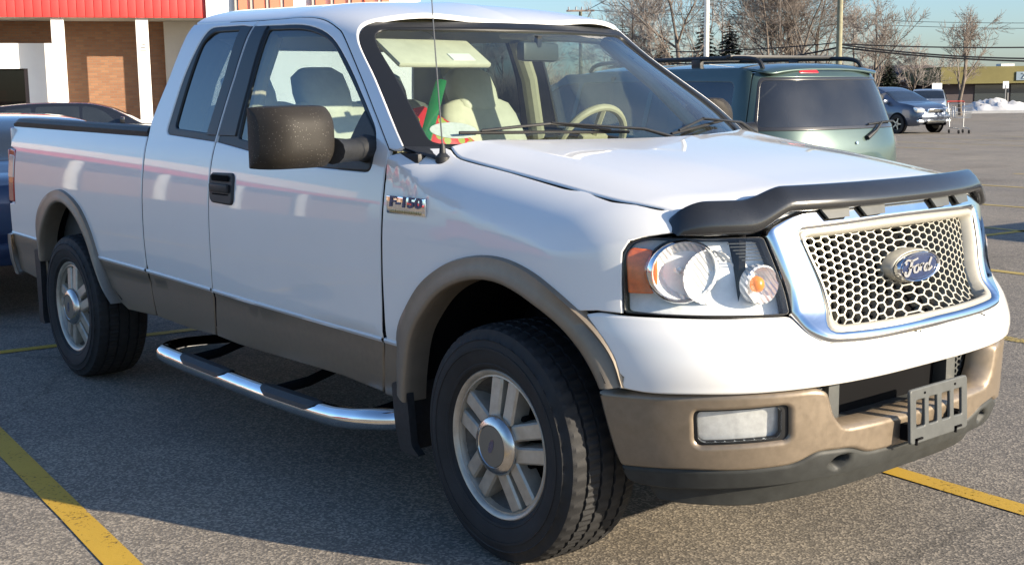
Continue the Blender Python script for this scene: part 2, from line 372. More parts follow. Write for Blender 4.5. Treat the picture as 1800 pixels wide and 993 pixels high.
def paint(name,col,wear=.50):
    m=bpy.data.materials.new(name); m.use_nodes=True; n=m.node_tree; b=n.nodes['Principled BSDF']; L=n.links.new; o=n.nodes['Material Output']
    tc=n.nodes.new('ShaderNodeTexCoord'); t=n.nodes.new('ShaderNodeTexNoise'); t.inputs['Scale'].default_value=55; t.inputs['Detail'].default_value=6; t.inputs['Roughness'].default_value=.75; L(tc.outputs['Object'],t.inputs['Vector'])
    t2=n.nodes.new('ShaderNodeTexNoise'); t2.inputs['Scale'].default_value=4; t2.inputs['Detail'].default_value=5; L(tc.outputs['Object'],t2.inputs['Vector'])
    a=n.nodes.new('ShaderNodeMath'); a.operation='ADD'; L(t.outputs[0],a.inputs[0]); ml=n.nodes.new('ShaderNodeMath'); ml.operation='MULTIPLY'; ml.inputs[1].default_value=.35; L(t2.outputs[0],ml.inputs[0]); L(ml.outputs[0],a.inputs[1])
    mr=n.nodes.new('ShaderNodeMapRange'); mr.inputs[1].default_value=wear; mr.inputs[2].default_value=wear+.09; L(a.outputs[0],mr.inputs[0])
    r=n.nodes.new('ShaderNodeValToRGB'); r.color_ramp.elements[0].color=tuple(k*.8 for k in col)+(1,); r.color_ramp.elements[1].color=(*col,1); L(t2.outputs[0],r.inputs[0]); L(r.outputs[0],b.inputs['Base Color']); b.inputs['Roughness'].default_value=.7
    tr=n.nodes.new('ShaderNodeBsdfTransparent'); mx=n.nodes.new('ShaderNodeMixShader'); L(mr.outputs[0],mx.inputs[0]); L(tr.outputs[0],mx.inputs[1]); L(b.outputs[0],mx.inputs[2]); L(mx.outputs[0],o.inputs[0])
    bp=n.nodes.new('ShaderNodeBump'); bp.inputs['Strength'].default_value=.4; bp.inputs['Distance'].default_value=.003; L(t.outputs[0],bp.inputs['Height']); L(bp.outputs[0],b.inputs['Normal'])
    return m
YEL=paint('yellow_line_paint',(.60,.37,.035)); YELF=paint('faded_yellow_paint',(.50,.37,.10),.56)
LU=Vector((.9946,-.104,0)); LV=Vector((.104,.9946,0)); LO=Vector((-4.57,-.45,.004))
def line(a,b,w,m):
    a,b=Vector(a),Vector(b); d=(b-a).normalized(); s=Vector((-d.y,d.x,0))*w/2; n=24; V=[];F=[]
    for i in range(n+1):
        p=a+(b-a)*i/n; j=rng.uniform(-.006,.006); V+=[p+s*(1+j*4)+s*rng.uniform(-.05,.05),p-s*(1+rng.uniform(-.05,.05))]
    F=[(2*i,2*i+1,2*i+3,2*i+2) for i in range(n)]
    return tag(obj('parking_line',V,F,m,smooth=False),kind='structure')
for y0 in (-2.008,.835,3.54,5.97,8.72,11.05,13.86,16.5,19.1,-4.6,-7.2,-9.8):
    c=Vector((0,y0,.004)); k=(LO-c).dot(LU); p=c+LU*k
    line(p-LU*5.4,p+LU*6.2,.105,YEL if y0<1 else YELF)
line(LO-LV*11,LO+LV*24,.10,YEL)
for k in range(6):
    p=Vector((-19,20,.004))+LV*2.6*k; line(p,p+LU*5,.1,YELF)

# ================================================================== store on the left
S0=Vector((-31.27,7.53,0)); SA=Vector((.385,.923,0)).normalized(); SN=Vector((.923,-.385,0)).normalized()
def sp(a,d,z): return S0+SA*a+SN*d+Vector((0,0,z))
SROT=Matrix((( SA.x,-SN.x,0),(SA.y,-SN.y,0),(0,0,1)))          # local x along the front, local -y outwards
def sbox(name,a0,a1,d0,d1,z0,z1,m,parent,bev=0):
    c=sp((a0+a1)/2,(d0+d1)/2,(z0+z1)/2); return MB().box(c,(abs(a1-a0),abs(d1-d0),abs(z1-z0)),rot=SROT,bev=bev).build(name,m,parent)
def brick_mat():
    m=bpy.data.materials.new('brown_brick'); m.use_nodes=True; n=m.node_tree; b=n.nodes['Principled BSDF']; L=n.links.new
    tc=n.nodes.new('ShaderNodeTexCoord'); mp=n.nodes.new('ShaderNodeMapping'); mp.inputs['Rotation'].default_value=(R(90),0,R(-67.4)); 
    sx=n.nodes.new('ShaderNodeSeparateXYZ'); L(tc.outputs['Object'],sx.inputs[0]); cx=n.nodes.new('ShaderNodeCombineXYZ')
    d=n.nodes.new('ShaderNodeVectorMath'); d.operation='DOT_PRODUCT'; d.inputs[1].default_value=(SA.x,SA.y,0); L(tc.outputs['Object'],d.inputs[0]); L(d.outputs['Value'],cx.inputs[0]); L(sx.outputs['Z'],cx.inputs[1])
    t=n.nodes.new('ShaderNodeTexBrick'); t.inputs['Scale'].default_value=1; t.inputs['Brick Width'].default_value=.21; t.inputs['Row Height'].default_value=.072; t.inputs['Mortar Size'].default_value=.008
    t.inputs['Color1'].default_value=(.24,.115,.065,1); t.inputs['Color2'].default_value=(.30,.155,.085,1); t.inputs['Mortar'].default_value=(.20,.15,.11,1); L(cx.outputs[0],t.inputs['Vector']); L(t.outputs[0],b.inputs['Base Color']); b.inputs['Roughness'].default_value=.9
    bp=n.nodes.new('ShaderNodeBump'); bp.inputs['Strength'].default_value=.5; bp.inputs['Distance'].default_value=.01; L(t.outputs['Fac'],bp.inputs['Height']); bp.invert=True; L(bp.outputs[0],b.inputs['Normal']); return m
BRK=brick_mat(); STW=mat('store_white',(.80,.79,.76),.7,noise=.03,nscale=2); RED=mat('red_metal',(.62,.055,.05),.42,noise=.05,nscale=6); SOF=mat('soffit_beige',(.55,.52,.46),.8,noise=.04,nscale=3)
ST=empty('store_building',tuple(S0),0,'brick store with red panelled canopy, white posts and red letters on white wall','building')
ST.location=(0,0,0)
sbox('brick_wall',-46,4.35,-3.2,-2.0,0,3.70,BRK,ST)
sbox('soffit',-46,5.42,-2.0,.0,3.67,3.70,SOF,ST)
sbox('canopy_roof',-46,5.42,-3.2,-.02,3.70,4.10,RED,ST)
k=0; a=-1.2
while a<5.40:
    a1=min(a+.218,5.43); o=sbox('roof_panel',a+.006,a1-.006,-.02,.045+.006*(k%2),3.655,4.16,RED,ST,bev=.012); sbox('panel_seam',a1-.006,a1+.006,-.02,.03,3.66,4.15,mat('red_shadow_seam',(.20,.02,.02),.6),ST); a=a1; k+=1
for j in range(18): sbox('canopy_fascia',-1.2-2.5*(j+1),-1.21-2.5*j,-.02,.05,3.655,4.16,RED,ST)
sbox('canopy_ridge',-46,5.42,-.9,-.3,4.10,4.28,mat('roof_gravel_grey',(.35,.33,.31),.9),ST)
for a in (1.55,3.72,-.62,-2.79,-4.96,-7.13,-11.5,-15.8,-20.1,-24.5,-29,-33.5,-38):
    p=sbox('post',a-.165,a+.165,-.42,-.09,0,3.67,STW,ST,bev=.015)
    if a==3.72: 
        sbox('post_notice',a-.13,a+.13,-.09,-.083,2.72,3.05,mat('notice_white',(.72,.72,.70),.6),p)
        sbox('notice_print',a-.06,a+.06,-.084,-.080,2.84,2.88,mat('notice_grey',(.25,.25,.25),.6),p); sbox('notice_print',a-.02,a+.06,-.084,-.080,2.93,2.96,MATS['notice_grey'],p); sbox('notice_print',a-.08,a+.08,-.084,-.080,2.76,2.79,MATS['notice_grey'],p)
# white entrance surround with dark doorway
sbox('entrance_surround',-1.9,-1.15,-2.0,-.95,0,3.02,STW,ST); sbox('entrance_surround',.68,1.33,-2.0,-.95,0,3.02,STW,ST); sbox('entrance_lintel',-1.15,.68,-2.0,-.95,2.34,3.02,STW,ST)
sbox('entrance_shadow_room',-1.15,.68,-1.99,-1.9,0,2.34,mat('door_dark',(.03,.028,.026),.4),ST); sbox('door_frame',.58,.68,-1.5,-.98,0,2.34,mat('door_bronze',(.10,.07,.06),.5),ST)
sbox('door_glass',-1.1,.58,-1.25,-1.23,.1,2.3,glass('store_glass',(.22,.20,.18),.03),ST)
ps=empty('stacked_crates',tuple(sp(-.05,-1.6,0)),0,'red stacked goods inside the dark store doorway','crates')
for j in range(8): 
    c=sp(-.05,-1.55,.12+.22*j)-sp(-.05,-1.6,0); MB().box(c,(.5,.4,.20),rot=SROT,bev=.02).build('crate',mat('crate_red',(.55,.05,.04),.5,noise=.15,nscale=12),ps)
# white side block
sbox('white_wall',5.43,11.45,-6,.12,0,6.2,STW,ST); sbox('soffit_lit_wall',4.35,5.43,-3.2,-1.6,0,3.66,SOF,ST); sbox('return_door',4.75,5.40,-1.6,-1.57,0,2.75,mat('door_beige',(.60,.57,.50),.6),ST)  # return wall belongs to the white block; beige paints the light under the soffit
sbox('wall_cap',5.40,11.48,-6.02,.14,6.2,6.35,STW,ST); sbox('upper_wall',-46,5.43,-8,-3.0,3.9,5.6,STW,ST)
LET=mat('sign_red',(.66,.20,.12),.45,noise=.05,nscale=8); LSH=mat('letter_return',(.42,.38,.34),.6)
k_=.01505
for pts in ([(418,434)],[(446,465)],[(475,493)],[(501,518),(501,541)],[(559,577)],[(594,614)],[(627,645),(640,672,'d'),(684,698)]):
    L_=None
    for q in pts:
        a0,a1=q[0]*k_,q[1]*k_
        if len(q)==3:
            Pz=[(a0-.05,4.9),(a0+.22,4.9),(a1+.12,3.6),(a1-.16,3.6)]; V=[sp(a,.30,z) for a,z in Pz]+[sp(a,.13,z) for a,z in Pz]; o=MB().add(V,[(0,1,2,3),(7,6,5,4),(0,4,5,1),(1,5,6,2),(2,6,7,3),(3,7,4,0)]).build('letter_diagonal',LET,L_ or ST,smooth=False,fixn=True)
        else:
            z0,z1=(3.55,3.92) if (a1-a0)>.5 else (3.55,4.95)
            o=sbox('sign_letter',a0,a1,.13,.30,z0,z1,LET,ST)
            sbox('letter_return',a0-.10,a0-.004,.13,.26,z0,z1,LSH,ST) if (a1-a0)<.5 else None
        L_=L_ or o

mat('dusty_alloy',(.26,.24,.21),.55,metal=.5); mat('machined_alloy',(.60,.56,.49),.36,metal=.8)
# ================================================================== other vehicles: lofted bodies with cut-in glass
def car_surface(S):
    zt,zbelt,wf,zb=spl(S['top']),spl(S['belt']),spl(S['w']),spl(S['bot'])
    lean=S.get('lean',.34)
    sp_=spl([(0,.90),(.12,.965),(.35,1.0),(.6,1.0),(.85,.975),(1,.94)])
    def f(x,v):
        x=np.asarray(x,float);v=np.asarray(v,float)
        w=wf(x);b=zb(x);be=np.minimum(zbelt(x),zt(x)-.004);t=zt(x)
        s=np.clip(v/.5,0,1);g=np.clip((v-.5)/.25,0,1);k=np.clip((v-.75)/.25,0,1)
        gh=(t-be)
        ye=w*.94-lean*gh*.92-.01
        y=np.where(v<=.5,w*sp_(s),np.where(v<=.75,w*.94+(ye-w*.94)*(g+.10*np.sin(np.pi*g)*-1*0),ye*np.cos(k*np.pi/2)**.85))
        z=np.where(v<=.5,b+(be-b)*s,np.where(v<=.75,be+gh*.90*g,be+gh*(.90+.10*np.sin(k*np.pi/2)**.8)))
        return x,-y,z
    return f
def car(name,S,paint,label,cat,loc,rz,group=None,detail=True,wheel_m=None):
    root=empty(name,loc,rz,label,cat,group); f=car_surface(S); x0,x1=S['top'][0][0],S['top'][-1][0]
    xs=np.unique(np.r_[np.linspace(x0,x1,70),[x0+.01,x0+.03,x1-.03,x1-.01]]); vs=np.r_[np.linspace(0,.5,12),np.linspace(.5,.75,7)[1:],np.linspace(.75,1,10)[1:]]
    arcs=S['axles']; r=S['r']
    rows=[]
    for x in xs:
        X,Y,Z=f(np.full(len(vs),x),vs); L=[(float(a),float(b),float(c)) for a,b,c in zip(X,Y,Z)]; rows.append(L+[(a,-b,c) for a,b,c in L[::-1][1:]])
    m=MB().grid(rows); n=len(rows[0])
    for rw,fl in ((rows[0],0),(rows[-1],1)):
        h=n//2
        for i in range(h):
            q=[rw[i],rw[i+1],rw[n-2-i],rw[n-1-i]]; m.add(q,[(0,1,2,3) if fl else (3,2,1,0)])
    body=m.build('body',paint,root,auto=50,fixn=True)
    cen=np.array([(x0+x1)/2,0,.7]); G=S['glass_mat']
    def both(nm,poly,d,mt,par,**k):
        V,F=sheet_data(poly,offs(f,d,cen),cen=cen,**k)
        for sg in (1,-1): obj(nm,[(x,y*sg,z) for x,y,z in V],F if sg>0 else [q[::-1] for q in F],mt,par)
    for P in S['side_glass']: both('side_window',rnd(P,.04),.004,G,root,res=.10,edge=.006,depth=.006)
    def topf(x,w): 
        w=np.asarray(w,float); X,Y,Z=f(x,1-np.abs(w)); return X,np.where(w<0,Y,-Y),Z
    for nm,P in S['top_glass']: 
        V,F=sheet_data(rnd(P,.04),offs(topf,.005,cen),res=.08,edge=.008,depth=.008,cen=cen); obj(nm,V,F,G,root)
    for P,mt,nm,d in S.get('patches',[]): both(nm,rnd(P,.02),d,mt,root,res=.05,edge=.008,depth=.02)
    AR=MATS['matte_black']
    for ax in arcs:
        for sg in (1,-1):
            wd=float(spl(S['w'])(ax)); m=MB(); m.lathe([(r*1.16,.0),(r*1.15,-.012),(r*1.10,-.016),(0,-.012)],36,'y',(ax,0,r*1.02))
            o=m.build('wheel_arch',AR,root,fixn=True); o.location=(0,-sg*(wd-.004) if sg>0 else (wd-.004),0); o.scale=(1,sg,1)
            m=MB(); m.lathe([(r*.62,.0),(r*.64,-.012),(r*.80,-.018),(r*.96,-.010),(r,.02),(r,.16)],36); t=m.build('wheel',MATS['tyre_rubber'],root,fixn=True); t.location=(ax,-sg*(wd+.012),r); t.scale=(1,sg,1)
            m=MB(); m.lathe([(r*.63,-.002),(r*.58,.006),(r*.40,.012),(r*.18,-.004),(0,-.006)],30); m.build('wheel_rim',wheel_m or MATS['dusty_alloy'],t,fixn=True)
            sp=MB()
            for j in range(5):
                a=2*math.pi*j/5; sp.box((r*.36*math.cos(a),-.004,r*.36*math.sin(a)),(r*.46,.012,r*.12),rot=Matrix.Rotation(-a,3,'Y'))
            sp.build('wheel_spokes',MATS['machined_alloy'],t)
    if detail:
        mx,mz=S['mirror']; wd=float(spl(S['w'])(mx))
        for sg in (1,-1): MB().box((mx,-sg*(wd+.05),mz),(.10,.20,.13),bev=.035).build('door_mirror',S.get('mirror_mat',paint),root)
    return root,f,cen
CG=mat('car_glass_dark',(.020,.024,.028),.04,coat=1,coat_r=.0,noise=.2,nscale=2)
RUBBER=RUB if 'RUB' in globals() else None
HLM=mat('car_headlamp',(.75,.77,.78),.15,metal=.4,coat=1,noise=.2,nscale=30); TLM=mat('car_tail_red',(.55,.015,.015),.2,coat=1)
# --- shared outlines (x forward, metres)
SEDAN=dict(top=[(-2.3,.62),(-2.28,.80),(-2.2,.98),(-1.75,1.06),(-1.55,1.09),(-1.0,1.33),(-.6,1.42),(0,1.45),(.35,1.40),(.75,1.20),(1.12,.99),(1.7,.90),(2.1,.80),(2.22,.66),(2.25,.5)],
 belt=[(-2.3,.62),(-2.28,.75),(-2.2,.88),(-1.6,.95),(-.5,.92),(1.0,.90),(1.7,.84),(2.1,.72),(2.25,.5)],
 w=[(-2.3,.62),(-2.27,.74),(-2.15,.82),(-1.6,.88),(0,.89),(1.5,.87),(2.0,.80),(2.2,.66),(2.25,.52)],
 bot=[(-2.3,.42),(-2.2,.30),(-1.8,.24),(1.8,.22),(2.15,.25),(2.25,.38)],axles=[-1.32,1.35],r=.31,glass_mat=CG,mirror=(.72,1.0),
 side_glass=[[(-.06,.515),(.62,.515),(.40,.70,.06),(.30,.73,.05),(-.06,.735)],[(-.92,.515),(-.12,.515),(-.12,.735),(-.62,.73,.1)],[(-1.28,.53),(-.98,.515),(-.72,.71,.05)]],
 top_glass=[('windshield',[(1.08,-.20),(1.08,.20),(.42,.235),(.42,-.235)]),('rear_window',[(-1.5,-.20),(-1.5,.20),(-.78,.235),(-.78,-.235)])])
HATCH=dict(top=[(-2.15,.60),(-2.13,.9),(-2.05,1.05),(-1.75,1.36),(-1.5,1.50),(-.6,1.565),(0,1.55),(.42,1.44),(.85,1.23),(1.22,1.05),(1.7,.97),(2.02,.86),(2.14,.72),(2.17,.5)],
 belt=[(-2.15,.60),(-2.1,.85),(-1.9,1.02),(-.5,.99),(1.1,.94),(1.7,.90),(2.05,.76),(2.17,.5)],
 w=[(-2.15,.66),(-2.1,.78),(-1.9,.85),(-1.2,.885),(1.4,.885),(1.85,.80),(2.08,.66),(2.17,.50)],
 bot=[(-2.15,.42),(-2.05,.32),(-1.7,.27),(1.7,.25),(2.05,.27),(2.17,.40)],axles=[-1.25,1.33],r=.325,glass_mat=CG,mirror=(.80,1.06),lean=.40,
 side_glass=[[(-.02,.515),(.85,.515),(.80,.53,.02),(.45,.69,.06),(.25,.725,.05),(-.02,.73)],[(-.98,.515),(-.08,.515),(-.08,.73),(-.95,.725)],[(-1.75,.53),(-1.04,.515),(-1.04,.72),(-1.55,.71,.06)]],
 top_glass=[('windshield',[(1.17,-.21),(1.17,.21),(.50,.235),(.50,-.235)]),('rear_window',[(-2.0,-.20),(-2.0,.20),(-1.62,.23),(-1.62,-.23)])])
def ends(S,hl_x,hl,tl_x,tl): pass
BLUE=mat('blue_paint',(.018,.034,.080),.3,metal=.2,coat=1,coat_r=.03); SLATE=mat('slate_blue_paint',(.085,.105,.15),.3,metal=.5,coat=1,coat_r=.04); BLACKP=mat('black_paint',(.010,.011,.014),.25,coat=1,coat_r=.03)
REDP=mat('red_paint',(.35,.02,.02),.3,coat=1); SILV=mat('silver_paint',(.50,.53,.56),.3,metal=.6,coat=1); WHP=mat('white_car_paint',(.72,.73,.74),.3,coat=1)
BH=R(174)
# blue sedan parked tail to tail behind the pickup
bl,f,c=car('blue_sedan',SEDAN,BLUE,'dark blue sedan with red tail lamp parked directly behind the white pickup','car',(-7.95,-.06,0),R(174))
bl.scale=(1,1,.965)
for sg in (1,-1):
    t=MB().box((-2.27,-sg*.66,.80),(.10,.36,.22),bev=.03).build('tail_lamp',TLM,bl); MB().box((-2.322,-sg*.60,.86),(.006,.16,.06),bev=.002).build('reverse_lens',HLM,t)
    MB().box((-2.335,-sg*.70,.46),(.02,.14,.06),bev=.01).build('reflector',TLM,bl)
MB().box((-2.32,0,.48),(.10,1.5,.16),bev=.04).build('rear_bumper',BLUE,bl); MB().box((-2.30,0,.84),(.03,.62,.16),bev=.01).build('plate_recess',mat('plate_white',(.6,.6,.6),.5),bl)
# black wagon near the store
WAG=dict(HATCH); WAG['top']=[(-2.3,.62),(-2.28,.85),(-2.2,.98),(-1.95,1.25),(-1.7,1.38),(-.6,1.45),(0,1.44),(.45,1.36),(.85,1.17),(1.18,.99),(1.7,.92),(2.05,.82),(2.2,.66),(2.25,.5)]; WAG['w']=[(-2.3,.66),(-2.2,.80),(-1.9,.86),(1.4,.87),(1.9,.80),(2.15,.66),(2.25,.50)]; WAG['belt']=[(-2.3,.62),(-2.2,.85),(-1.9,.95),(1.1,.90),(1.7,.86),(2.1,.74),(2.25,.5)]; WAG['bot']=[(-2.3,.42),(-2.1,.30),(1.8,.24),(2.25,.38)]
bk,f,c=car('black_wagon',WAG,BLACKP,'black station wagon parked by the brick store','car',(-23.85,6.96,0),R(64))
for sg in (1,-1): MB().box((2.08,-sg*.62,.68),(.16,.26,.12),bev=.04).build('headlight',HLM,bk); MB().box((-2.22,-sg*.74,.84),(.10,.16,.24),bev=.03).build('tail_lamp',TLM,bk)
# slate-blue hatchback on the right
mx,f,c=car('blue_hatchback',HATCH,SLATE,'slate blue hatchback with chrome grille crossing the far lot','car',(-22.03,34.46,0),R(-12))
for sg in (1,-1):
    h=MB().box((1.98,-sg*.60,.80),(.30,.30,.13),rot=Matrix.Rotation(R(-12)*sg,3,'Z')@Matrix.Rotation(R(18),3,'Y'),bev=.04).build('headlight',HLM,mx); MB().box((2.10,-sg*.60,.42),(.12,.26,.09),bev=.03).build('fog_lamp',HLM,mx)
    MB().box((-2.12,-sg*.72,.98),(.12,.16,.26),bev=.03).build('tail_lamp',TLM,mx)
gr=MB().box((2.135,0,.74),(.06,.62,.12),bev=.03).build('grille',BLK if 'BLK' in globals() else CG,mx); MB().tube([(2.155,-.36,.70),(2.165,-.34,.80),(2.175,0,.815),(2.165,.34,.80),(2.155,.36,.70)],.018,8).build('grille_chrome',mat('chrome',(.83,.84,.85),.07,metal=1),gr)
MB().box((2.15,0,.40),(.10,.80,.12),bev=.03).build('lower_grille',CG,mx); MB().box((2.13,0,.55),(.16,1.30,.16),bev=.06).build('front_bumper',SLATE,mx)
# silver car behind it
sv,f,c=car('silver_sedan',SEDAN,SILV,'pale silver car half hidden behind the slate blue hatchback','car',(-29.59,49.10,0),R(-60),detail=False)
# cars on the near side of the store, mirrored in the pickup's doors
rd_,f,c=car('red_sedan',SEDAN,REDP,'red sedan mirrored in the side of the white pickup','car',(-10.5,-11.0,0),R(-6))
wh_,f,c=car('white_hatchback',HATCH,WHP,'white hatchback mirrored in the side of the white pickup','car',(-14.5,-15.5,0),R(-6))
dk_,f,c=car('grey_sedan',SEDAN,SILV,'grey sedan whose shadow falls on the asphalt at the right edge','car',(.9,10.6,0),R(-6))

# ================================================================== green minivan parked beside the pickup, tail towards us
VP_=mat('green_van_paint',(.055,.090,.080),.34,metal=.35,coat=1,coat_r=.04,noise=.04,nscale=4); VGL=glass('van_glass',(.07,.08,.085),.10,.02,.05)
VAN=empty('minivan',(-5.76,5.89,0),R(180)-R(5.9),'green minivan with roof rack, tail facing us, beyond the pickup hood','minivan')
vh=spl([(.25,.86),(.35,.92),(.5,.955),(.8,.975),(1.0,.965),(1.12,.945),(1.4,.87),(1.62,.795),(1.70,.75)]); vx=spl([(.25,-2.38),(.45,-2.47),(.62,-2.49),(.82,-2.475),(1.0,-2.46),(1.12,-2.43),(1.4,-2.31),(1.62,-2.19),(1.70,-2.12)])
XC=-1.90
def vwrap(s,z):
    s=np.asarray(s,float);z=np.asarray(z,float); th=np.clip(s,0,2)*np.pi/2; h=vh(z); xr=vx(z); sn=np.maximum(np.sin(th),0);cs=np.cos(th)
    x=np.where(s<0,XC-s,np.where(s>2,XC+(s-2),XC-(XC-xr)*sn**(2/2.2))); y=np.where(s<0,-h,np.where(s>2,h,-h*np.sign(cs)*np.abs(cs)**(2/2.9)))
    return x,y,z+0*s
vc=np.array([0,0,.9])
win=rnd([(.30,1.17,.06),(1.70,1.17,.06),(1.66,1.615,.07),(.34,1.615,.07)],.06)
gate=rnd([(.22,.60,.03),(1.78,.60,.03),(1.78,1.12,.05),(1.74,1.665,.08),(.26,1.665,.08),(.22,1.12,.05)],.05)
sheet('tailgate',gate,vwrap,VP_,VAN,.06,[win],cen=vc)
wfr=rnd([(.335,1.20,.06),(1.665,1.20,.06),(1.63,1.59,.07),(.37,1.59,.07)],.06)
sheet('rear_window_border',win,offs(vwrap,.003,vc),mat('van_frit',(.03,.03,.032),.25,coat=.6),VAN,.08,[wfr],edge=.006,depth=.01,cen=vc)
sheet('rear_window',win,offs(vwrap,-.004,vc),VGL,VAN,.10,edge=.004,depth=0,cen=vc)
for sg in (1,-1):
    def part(name,poly,m,d=0,**k):
        V,F=sheet_data(poly,offs(vwrap,d,vc),cen=vc,**k); return obj(name,[(x,y*sg,z) for x,y,z in V],F if sg>0 else [q[::-1] for q in F],m,VAN)
    qw=rnd([(-1.05,1.14,.05),(.02,1.14,.06),(-.02,1.58,.08),(-1.05,1.60,.05)],.05); sw_=rnd([(-2.15,1.13),(-1.12,1.14),(-1.12,1.60),(-2.15,1.60)],.04); fw_=rnd([(-3.15,1.12),(-2.22,1.13),(-2.22,1.60),(-2.55,1.58,.1)],.04)
    part('body_side',rnd([(-4.15,.28),(.205,.28),(.205,1.10),(.245,1.665),(.0,1.69),(-2.5,1.69),(-3.3,1.13),(-4.15,.95)],.03),VP_,res=.08,holes=[qw,sw_,fw_],edge=.006,depth=.03)
    for w_ in (qw,sw_,fw_): part('side_window',w_,VGL,-.006,res=.12,edge=.004,depth=0)
    part('tail_lamp',rnd([(.05,.60),(.215,.60),(.215,.93),(.10,.95)],.03),mat('car_tail_red',(.55,.015,.015),.2,coat=1),.006,res=.05,edge=.008,depth=.02)
    for ax in (-1.45,1.45):
        m=MB(); m.lathe([(.21,0),(.22,-.012),(.29,-.016),(.325,.0),(.33,.03),(.33,.2)],32); t=m.build('wheel',mat('tyre_rubber',(.017,.017,.018),.72),VAN,fixn=True); t.location=(ax,-sg*.965,.33); t.scale=(1,sg,1)
        m=MB(); m.lathe([(.215,-.002),(.16,.012),(.05,-.004),(0,-.004)],24); m.build('wheel_rim',MATS['dusty_alloy'],t,fixn=True)
vzt=spl([(-2.20,1.66),(-2.1,1.715),(-1.8,1.745),(0,1.76),(.65,1.70),(.9,1.62),(1.75,1.06),(2.0,.98),(2.3,.86),(2.4,.6)]); 
def vtop(x,y): x=np.asarray(x,float);y=np.asarray(y,float); wd=np.where(x<.8,.80,.80+.16*np.clip((x-.8)/.8,0,1)); return x,y,vzt(x)-.07*np.clip(np.abs(y)/wd,0,1)**3+0*y
sheet('roof',rnd([(-2.16,-.70,.1),(.75,-.78),(.75,.78),(-2.16,.70,.1)],.05),vtop,VP_,VAN,.10,cen=vc)
sheet('windshield',[(.77,-.77),(1.72,-.90),(1.72,.90),(.77,.77)],vtop,VGL,VAN,.10,cen=vc)
sheet('hood',rnd([(1.74,-.93),(2.36,-.80,.2),(2.36,.80,.2),(1.74,.93)],.03),vtop,VP_,VAN,.10,cen=vc)
MB().box((2.38,0,.55),(.14,1.7,.42),bev=.06).build('front_bumper',VP_,VAN)
sheet('rear_bumper',rnd([(-.15,.30),(2.15,.30),(2.15,.56),(-.15,.56)],.05),offs(vwrap,.035,vc),VP_,VAN,.08,edge=.015,depth=.06,cen=vc)
for y in (-.62,.62):
    zr=1.712; P=cr([(-2.02,y,zr-.03),(-1.92,y,zr+.055),(-1.5,y,zr+.075),(-.6,y,zr+.08),(.2,y,zr+.07),(.38,y,zr)],5)
    rk=MB().tube(P,.020,8).build('roof_rail',mat('black_plastic',(.022,.023,.025),.5),VAN)
    for x in (-1.2,-.35): MB().box((x,y,zr+.03),(.12,.05,.09),bev=.015).build('rail_foot',MATS['black_plastic'],rk)
for x in (-1.62,-.45): MB().box((x,0,1.800),(.07,1.30,.030),bev=.012).build('rack_crossbar',MATS['black_plastic'],VAN)
sheet('high_brake_lamp',rnd([(1.03,1.647),(1.19,1.647),(1.18,1.680),(1.04,1.680)],.015),offs(vwrap,.006,vc),MATS['car_tail_red'],VAN,.05,edge=.005,depth=.02,cen=vc)
def vp(s,z,d): q=offs(vwrap,d,vc)(s,z); return tuple(float(k[0]) for k in q)
# wiper: pivot right of centre as seen, arm up and across
wp=MB().lathe([(.035,0),(.03,.02),(0,.025)],12,'x',(0,0,0)); q=vp(.93,1.085,.01)
W_=MB().tube([vp(.93,1.085,.015),vp(.86,1.14,.03),vp(.78,1.205,.035)],[.022,.014,.008],8).build('rear_wiper',MATS['black_plastic'],VAN)
MB().tube([vp(.90,1.20,.018),vp(.70,1.215,.02),vp(.50,1.215,.022)],.009,6).build('wiper_blade',MATS['black_plastic'],W_)
MB().tube([vp(.985,1.05,.0),vp(.985,1.05,.012)],.013,10).build('key_lock',mat('chrome',(.83,.84,.85),.07,metal=1),VAN)
MB().box((-1.3,0,.85),(2.0,1.6,.5),bev=.05).build('interior_floor',mat('van_interior',(.10,.10,.105),.9),VAN)
for y in (-.45,.45): MB().box((-.95,y,1.25),(.16,.5,.55),bev=.06).build('seat_back',mat('van_seat',(.16,.155,.15),.9),VAN); MB().box((-.98,y,1.50),(.12,.28,.17),bev=.05).build('head_restraint',MATS['van_seat'],VAN)
MB().box((-.2,0,1.15),(.05,1.6,1.0)).build('cabin_backdrop',MATS['van_interior'],VAN)

# ================================================================== far side of the lot: shops, houses, poles, trees
SNOW=mat('dirty_snow',(.62,.62,.62),.8,noise=.25,nscale=1.2,bump=.5,bscale=6); 
def yaw_box(name,c,d,rz,m,parent=None,bev=0): return MB().box(c,d,rot=Matrix.Rotation(rz,3,'Z'),bev=bev).build(name,m,parent)
FR=R(50)     # facades that face the camera: local x runs along the front
fx_,fy_=math.cos(FR),math.sin(FR)
def fpos(o,a,d,z): return (o[0]+a*fx_+d*fy_*1.0, o[1]+a*fy_-d*fx_*1.0, z)      # a to the right along the front, d towards the camera
def fbox(name,o,a0,a1,d0,d1,z0,z1,m,parent): return yaw_box(name,fpos(o,(a0+a1)/2,(d0+d1)/2,(z0+z1)/2),(a1-a0,d1-d0,z1-z0),FR,m,parent)
OLV=mat('olive_roof',(.17,.15,.055),.8,noise=.12,nscale=.8); DKW=mat('dark_shop_wall',(.075,.06,.065),.8,noise=.15,nscale=1); DGL=mat('shop_glass',(.04,.05,.055),.08,coat=1)
so_=(-47.11,78.65)
SH=empty('plaza_building',(so_[0],so_[1],0),0,'low dark shop with a deep olive roof band behind the snow bank','building'); SH.location=(0,0,0)
fbox('shop_wall',so_,.6,22,-8,0,0,1.9,DKW,SH); fbox('roof_band',so_,-.2,22,-8.2,1.0,1.75,2.95,OLV,SH); fbox('shop_wall_end',so_,.4,.6,-8,.0,0,1.78,DKW,SH)
